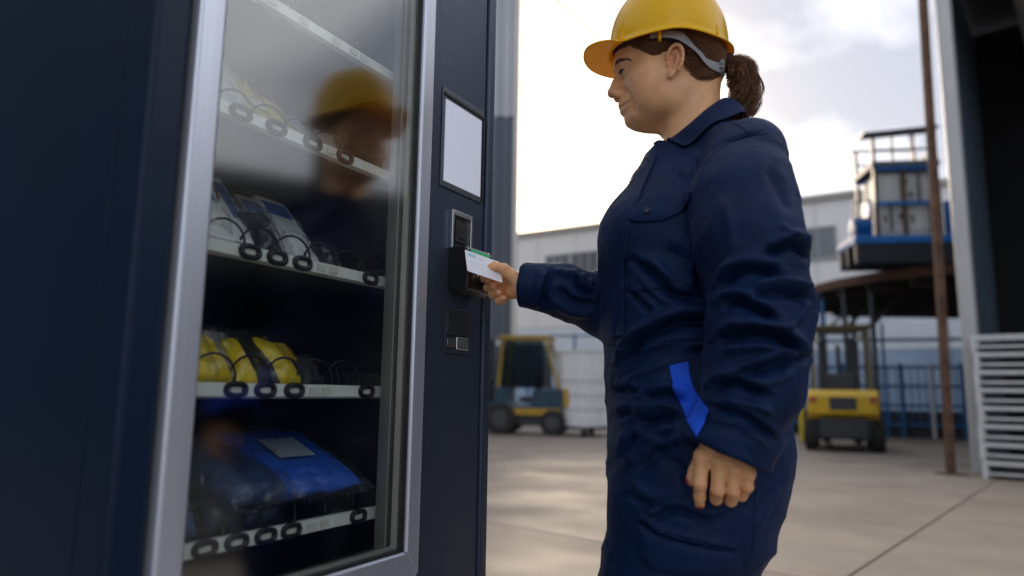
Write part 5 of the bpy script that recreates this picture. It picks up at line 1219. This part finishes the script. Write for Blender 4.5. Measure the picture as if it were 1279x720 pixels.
# ---- forklifts (front = local +x)
def forklift(name, label, loc, rz, cb, cg, ch, mast_h=2.15, sc=1.):
    e = tag(empty(name, tuple(loc), rz), label, 'forklift', 'forklifts parked in the yard'); e.scale = (sc, sc, sc)
    MB().prism([(-1.0, .52), (.55, .48), (.60, .66), (.20, .72), (.10, .60), (-.30, .60), (-.36, .95), (-1.0, .98)], -.52, .52, 1).build('chassis', cb, e, .03, seg=3)
    MB().box(-1.02, .55, -.46, .46, .20, .50).build('underframe', M_fdark, e, .02)
    MB().prism([(-1.22, .60), (-1.02, .56), (-1.02, .98), (-1.12, 1.0), (-1.24, .90)], -.53, .53, 1).build('counterweight', ch, e, .04, seg=3)
    MB().box(-1.255, -1.20, -.20, .20, .68, .88).build('grille', M_fdark, e, .01)
    MB().box(-1.16, -1.03, -.36, .36, .22, .54).build('rear_bumper', M_fdark, e, .02)
    for y in (-.44, .44): MB().box(-1.26, -1.22, y-.05, y+.05, .80, .88).build('rear_light', mat('rear_lamp', (.35, .03, .02), .3), e)
    for y in (-.535, .525): MB().box(-.95, .50, y, y+.01, .42, .56).build('side_stripe', ch, e)
    for x, r, wd in ((.32, .34, .24), (-.80, .27, .20)):
        for s in (-1, 1):
            y = s*(.50); wl = MB().tube([(x, y-wd/2*1., r), (x, y-wd/2*.8, r), (x, y+wd/2*.8, r), (x, y+wd/2, r)], [r*.9, r, r, r*.9], 22).build('wheel', M_tyre, e)
            MB().cyl((x, y-wd/2-.012, r), (x, y+wd/2+.012, r), r*.52, 16).build('rim', M_dsteel, wl)
    for x0, x1, z0 in ((.42, .30, .62), (-.92, -.62, .95)):
        for y in (-.44, .44): MB().bar((x0, y, z0), (x1, y, 2.05), .07, .06).build('guard_post', cg, e, .01)
    gr = MB().box(-.72, .40, -.50, -.44, 2.05, 2.11).box(-.72, .40, .44, .50, 2.05, 2.11)
    for k in range(7): gr.box(-.70+k*.175, -.65+k*.175, -.44, .44, 2.055, 2.10)
    gr.build('overhead_guard', cg, e, .008)
    st = MB().box(-.42, -.02, -.25, .25, .68, .80).build('seat', M_fdark, e, .03); MB().box(-.46, -.36, -.24, .24, .82, 1.28).build('backrest', M_fdark, e, .03)
    MB().box(.22, .46, -.52, .52, .60, 1.00).build('dashboard', cb, e, .03)
    MB().tube([(.14+.04*math.cos(a), .17*math.sin(a)*1.0, 1.14+.15*math.cos(a)) for a in np.linspace(0, 2*math.pi, 20, endpoint=False)], .014, 6, closed=True).build('steering_wheel', M_fdark, e)
    for y in (-.30, .30):
        MB().box(.66, .78, y-.05, y+.05, .06, mast_h).build('mast_channel', M_dsteel, e, .008)
        MB().box(.79, .85, y*.72-.035, y*.72+.035, .08, mast_h-.15).build('mast_channel', M_dsteel, e, .008)
    for z in (.5, 1.2, mast_h-.06): MB().box(.67, .76, -.25, .25, z-.04, z+.04).build('mast_crossbar', M_dsteel, e, .008)
    MB().cyl((.72, 0, .2), (.72, 0, mast_h-.3), .04, 12).build('lift_cylinder', M_dsteel, e)
    ca_ = MB().box(.86, .92, -.46, .46, .14, .22).box(.86, .92, -.46, .46, .50, .58).box(.87, .91, -.44, -.38, .22, .50).box(.87, .91, .38, .44, .22, .50).build('carriage', cb if cb is M_fy else M_dsteel, e, .006)
    for y in (-.26, .26): MB().prism([(.92, .05), (1.95, .05), (1.95, .062), (.97, .095), (.97, .56), (.92, .56)], y-.055, y+.055, 1).build('fork', M_dsteel, e, .004)
    for y in (-.36, .36): MB().cyl((.40, y, 1.95), (.46, y, 1.95), .06, 12).build('headlight', mat('lamp_glass', (.7, .7, .65), .2), e)
    if cb is M_fteal:
        for y in (-.475, .465): MB().prism([(-.60, 1.0), (.36, 1.0), (.29, 2.0), (-.58, 2.0)], y, y+.01, 1).build('cab_pane', clear_mat('tinted_pane', (.34, .41, .43), 1.5, .05), e)
        MB().box(-.64, -.58, -.44, .44, .98, 1.55).build('cab_back', M_fdark, e, .01)
    return e
fr_ = G(1068, 566); forklift('forklift', 'yellow forklift seen from behind below the rusty platform', fr_+np.array([0.35, 1.15, 0]), math.radians(66), M_fy, mat('guard_olive', (.10, .085, .045), .5), M_fy, sc=1.05)
fl_ = G(655, 543); forklift('forklift', 'dark teal forklift with yellow cab guard beside the white boxes', fl_+np.array([-.10, .3, 0]), math.radians(168), M_fteal, mat('guard_dull_yellow', (.34, .22, .02), .5), mat('ochre_trim', (.40, .24, .015), .5), sc=1.04)
# ---- white boxes on a dolly
wb_ = G(735, 545)
dy_ = tag(empty('dolly', (wb_[0], wb_[1]+.1, 0), math.radians(38)), 'low dark dolly under the stack of white boxes', 'dolly')
MB().box(-.6, .6, -.5, .5, .16, .22).build('deck', M_dsteel, dy_, .01)
for x in (-.5, .5):
    for y in (-.4, .4): MB().cyl((x, y-.03, .08), (x, y+.03, .08), .08, 14).build('wheel', M_tyre, dy_)
zz_ = .22
M_wbox = mat('white_box_plastic', (.70, .72, .72), .5, var=.1, vscale=3)
for k, (h_, ps) in enumerate(((.40, 'lowest of the white boxes stacked on the dolly'), (.30, 'second white box from the dolly deck up'), (.30, 'shallow white box right under the tall one'), (.62, 'tall white box on top of the stack on the dolly'))):
    e = tag(empty('white_box', (wb_[0]+random.uniform(-.02, .02), wb_[1]+.1, zz_), math.radians(38+random.uniform(-1.5, 1.5))), ps, 'box', 'white boxes on the dolly')
    mb = MB().box(-.55, .55, -.45, -.42, .02, h_-.03).box(-.55, .55, .42, .45, .02, h_-.03).box(-.55, -.52, -.42, .42, .02, h_-.03).box(.52, .55, -.42, .42, .02, h_-.03).box(-.55, .55, -.45, .45, .0, .02)
    mb.build('shell', M_wbox, e)
    MB().box(-.58, .58, -.48, -.45, h_-.03, h_+.0).box(-.58, .58, .45, .48, h_-.03, h_).box(-.58, -.55, -.45, .45, h_-.03, h_).box(.55, .58, -.45, .45, h_-.03, h_).build('rim', M_wbox, e)
    for x in (-.3, 0, .3): MB().box(x-.02, x+.02, -.475, -.45, .02, h_-.03).build('rib', M_wbox, e)
    for y in (-.2, .2): MB().box(-.575, -.55, y-.02, y+.02, .02, h_-.03).build('rib', M_wbox, e)
    MB().box(-.545, .545, -.445, .445, h_-.05, h_-.035).build('lid', M_wbox, e)
    zz_ += h_+.004
# ---- blue and white barrier fence along the back
fa_, fb_ = W(985, 520, 17.5), W(1300, 520, 15.5); fa_[2] = fb_[2] = 0
loc, rz, L3 = wall_frame(fa_, fb_)
fe = tag(empty('barrier_fence', loc, rz), 'blue rail fence with white posts behind the yellow forklift', 'fence')
M_fblue = mat('fence_blue', (.03, .14, .34), .5, var=.2, vscale=3); M_fwhite = mat('fence_white', (.62, .64, .65), .5, var=.1, vscale=4)
for k in range(int(L3/.62)): MB().box(k*.62, k*.62+.07, -.035, .035, 0, 1.75).build('post', M_fwhite if k % 2 else M_fblue, fe, .006)
for z in (.30, .75, 1.2, 1.65, 2.3): MB().box(0, L3, .036, .075, z-.035, z+.035).build('rail', M_fblue, fe)
for k in range(int(L3/.155)): MB().box(k*.155+.08, k*.155+.105, .05, .07, .30, 1.65).build('bar', M_fblue, fe)
for k in range(0, int(L3/.62), 3): MB().box(k*.62+.3, k*.62+.36, .04, .10, 0, 2.7).build('tall_post', M_fblue, fe)
lw_ = MB().box(0, L3, .12, .32, 0, .62).build('low_wall', mat('dark_kerb_wall', (.05, .052, .058), .8, var=.3, vscale=2)); lw_.location = loc; lw_.rotation_euler = (0, 0, rz); tag(lw_, 'low dark wall along the foot of the fence behind the yellow forklift', 'wall')
# second run left of the worker
fa_, fb_ = W(600, 520, 24), W(770, 520, 23); fa_[2] = fb_[2] = 0
loc, rz, L3 = wall_frame(fa_, fb_)
fe2 = tag(empty('barrier_fence', loc, rz), 'blue rail fence behind the dark teal forklift and white boxes', 'fence')
for k in range(int(L3/.8)): MB().box(k*.8, k*.8+.07, -.035, .035, 0, 2.9).build('post', M_fblue, fe2, .006)
for z in (.5, 1.1, 1.7, 2.3, 2.85): MB().box(0, L3, .036, .075, z-.03, z+.03).build('rail', M_fblue, fe2)
# ---- yellow bollard
g_ = G(1003, 553); bo = tag(empty('bollard', tuple(g_)), 'slim yellow guard post left of the yellow forklift', 'bollard')
MB().cyl((0, 0, 0), (0, 0, 1.08), .055, 16).build('post', mat('bollard_yellow', (.70, .55, .02), .5, var=.1, vscale=6), bo, .01); MB().cyl((0, 0, 0), (0, 0, .02), .11, 16).build('base_plate', M_dsteel, bo)
# ---- raised platform with machinery
PD, PR_ = 17.0, 3.75
pc = W(1212, 340, PD); px_, py_ = pc[0], pc[1]; ZP = 3.42
pf = tag(empty('raised_platform', (px_, py_, 0)), 'round raised platform with rusty rim on thin steel legs', 'platform')
q = np.linspace(0, 2*np.pi, 72, endpoint=False)
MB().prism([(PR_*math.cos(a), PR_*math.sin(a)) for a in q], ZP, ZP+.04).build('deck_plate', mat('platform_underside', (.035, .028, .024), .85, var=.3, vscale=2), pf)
rm = MB(); n = 72; ro, ri = PR_+.03, PR_-.03
vs = [(r*math.cos(a), r*math.sin(a), z) for r, z in ((ro, ZP-.03), (ro, ZP+.17), (ri, ZP+.17), (ri, ZP-.03)) for a in q]
fs = [(k*n+i, k*n+(i+1) % n, ((k+1) % 4)*n+(i+1) % n, ((k+1) % 4)*n+i) for k in range(4) for i in range(n)]
rm.add(vs, fs).build('rim', M_rust, pf)
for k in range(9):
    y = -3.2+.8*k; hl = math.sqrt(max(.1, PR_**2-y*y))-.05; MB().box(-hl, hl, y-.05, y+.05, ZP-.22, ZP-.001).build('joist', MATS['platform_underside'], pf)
for a in (180, 194, 206, 250, 290, 330, 20, 60, 110):
    x, y = (PR_-.12)*math.cos(math.radians(a)), (PR_-.12)*math.sin(math.radians(a))
    MB().cyl((x, y, 0), (x, y, ZP-.03), .055, 12).build('leg', M_fblue if a in (180,) else M_dsteel, pf)
    MB().bar((x*.98, y*.98, ZP-.9), (x*.72, y*.72, ZP-.12), .05).build('brace', M_dsteel, pf)
# machinery standing on it, built at the platform's near part
mo = W(1122, 310, 14.6)
mc = tag(empty('blue_machine', (mo[0], mo[1], ZP+.3), math.radians(-8)), 'blue and white machine with railing and roof on the platform', 'machine'); mc.scale = (.93, .95, .90)
MB().box(-1.10, 1.25, -.55, .65, .32, .50).build('base_frame', M_bsteel, mc, .02)
for x in (-.95, 0, 1.0):
    for y in (-.4, .5): MB().box(x-.05, x+.05, y-.05, y+.05, .0, .32).build('foot', M_dsteel, mc)
for y in (-.48, .05, .5): MB().box(-1.08, 1.22, y-.06, y+.06, -.12, .315).build('support_girder', M_fdark, mc)
for x0, x1 in ((-.52, -.02), (.04, .62)):
    cb_ = MB().box(x0, x1, -.42, .45, .51, 1.98).build('cabinet', M_white, mc, .02)
    MB().box(x0+.06, x1-.06, -.44, -.42, .62, 1.15).build('door', M_white, cb_, .008); MB().box(x0+.06, x1-.06, -.44, -.42, 1.25, 1.88).build('door', M_white, cb_, .008)
    MB().box(x0+.1, x0+.14, -.46, -.44, .82, .98).build('handle', M_dsteel, cb_)
for x in (-.60, .68):
    for y in (-.52, .55): MB().box(x-.035, x+.035, y-.035, y+.035, .50, 2.86).build('frame_post', M_dsteel, mc)
for z in (1.24, 2.06):
    MB().box(-.64, .72, -.55, -.48, z-.04, z+.04).build('frame_rail', M_bsteel, mc); MB().box(-.64, .72, .52, .59, z-.04, z+.04).build('frame_rail', M_bsteel, mc)
MB().box(-.66, .74, -.58, .62, 2.10, 2.22).build('upper_deck', mat('upper_deck_grey', (.10, .115, .14), .6), mc)
for x in (-.2, .25): MB().box(x-.02, x+.02, -.53, -.49, 2.22, 2.86).build('rail_post', M_dsteel, mc)
for z in (2.5,): MB().box(-.62, .70, -.53, -.49, z-.02, z+.02).box(-.62, .70, .52, .56, z-.02, z+.02).box(.68, .72, -.5, .55, z-.02, z+.02).build('handrail', M_dsteel, mc)
MB().bar((-.6, -.52, 2.25), (-.2, .5, 2.84), .03).bar((.68, .5, 2.25), (.2, -.5, 2.84), .03).build('brace', M_dsteel, mc)
MB().prism([(-.80, 2.86), (.78, 2.98), (.78, 3.02), (-.80, 2.90)], -.60, -.22, 1).build('roof', M_dsteel, mc)
MB().box(-.70, .72, .52, .58, 2.84, 2.88).build('handrail', M_dsteel, mc)
mt_ = MB().cyl((-1.02, -.1, .78), (-.60, -.1, .78), .20, 22).build('motor', M_bsteel, mc, .02)
for k in range(6): MB().cyl((-.98+k*.06, -.1, .78), (-.96+k*.06, -.1, .78), .225, 22).build('fin', M_bsteel, mt_)
MB().cyl((-.70, -.1, 1.15), (-.62, -.1, 1.15), .27, 26).build('fan_housing', M_bsteel, mc, .02)
MB().box(-1.0, -.62, -.3, .1, .50, .60).build('motor_mount', M_bsteel, mc)
MB().bar((-1.06, -.5, .5), (-1.06, -.5, 1.3), .03).bar((-1.06, -.5, 1.3), (-.66, -.5, 1.3), .03).bar((-1.06, -.5, .9), (-.66, -.5, .9), .03).build('guard_rail', M_dsteel, mc)
for x, y, z0, z1 in ((.85, .1, .5, 1.7), (1.08, -.2, .5, 1.35)): MB().cyl((x, y, z0), (x, y, z1), .16, 20).build('vessel', M_bsteel if x > 1 else M_dsteel, mc, .02)
for x, y, z0, z1, r in ((-.005, -.47, .55, 2.02, .045), (.30, -.50, 1.28, 2.02, .03), (-.30, -.49, .6, 1.2, .025), (.50, -.50, .55, 1.2, .028)): MB().cyl((x, y, z0), (x, y, z1), r, 12).build('pipe', M_rust if r > .04 else M_dsteel, mc)
for x, z in ((-.1, .95), (.12, 1.45), (.02, 1.75)): MB().box(x-.05, x+.05, -.53, -.50, z-.04, z+.04).build('valve_box', M_dsteel, mc, .01)
# ---- overhead cable
a_, b_ = W(640, -53, 13), W(992, 246, 26.2); P = [a_*(1-t_)+b_*t_-np.array([0, 0, .35*4*t_*(1-t_)]) for t_ in np.linspace(0, 1, 30)]
tag(MB().tube(P, .026, 6).build('overhead_cable', mat('cable_black', (.10, .10, .10), .6)), 'thin overhead cable crossing the sky left of the hard hat', 'cable')
print('SCENE BUILT in %.1fs, objects %d' % (time.time()-T0, len(bpy.data.objects)))
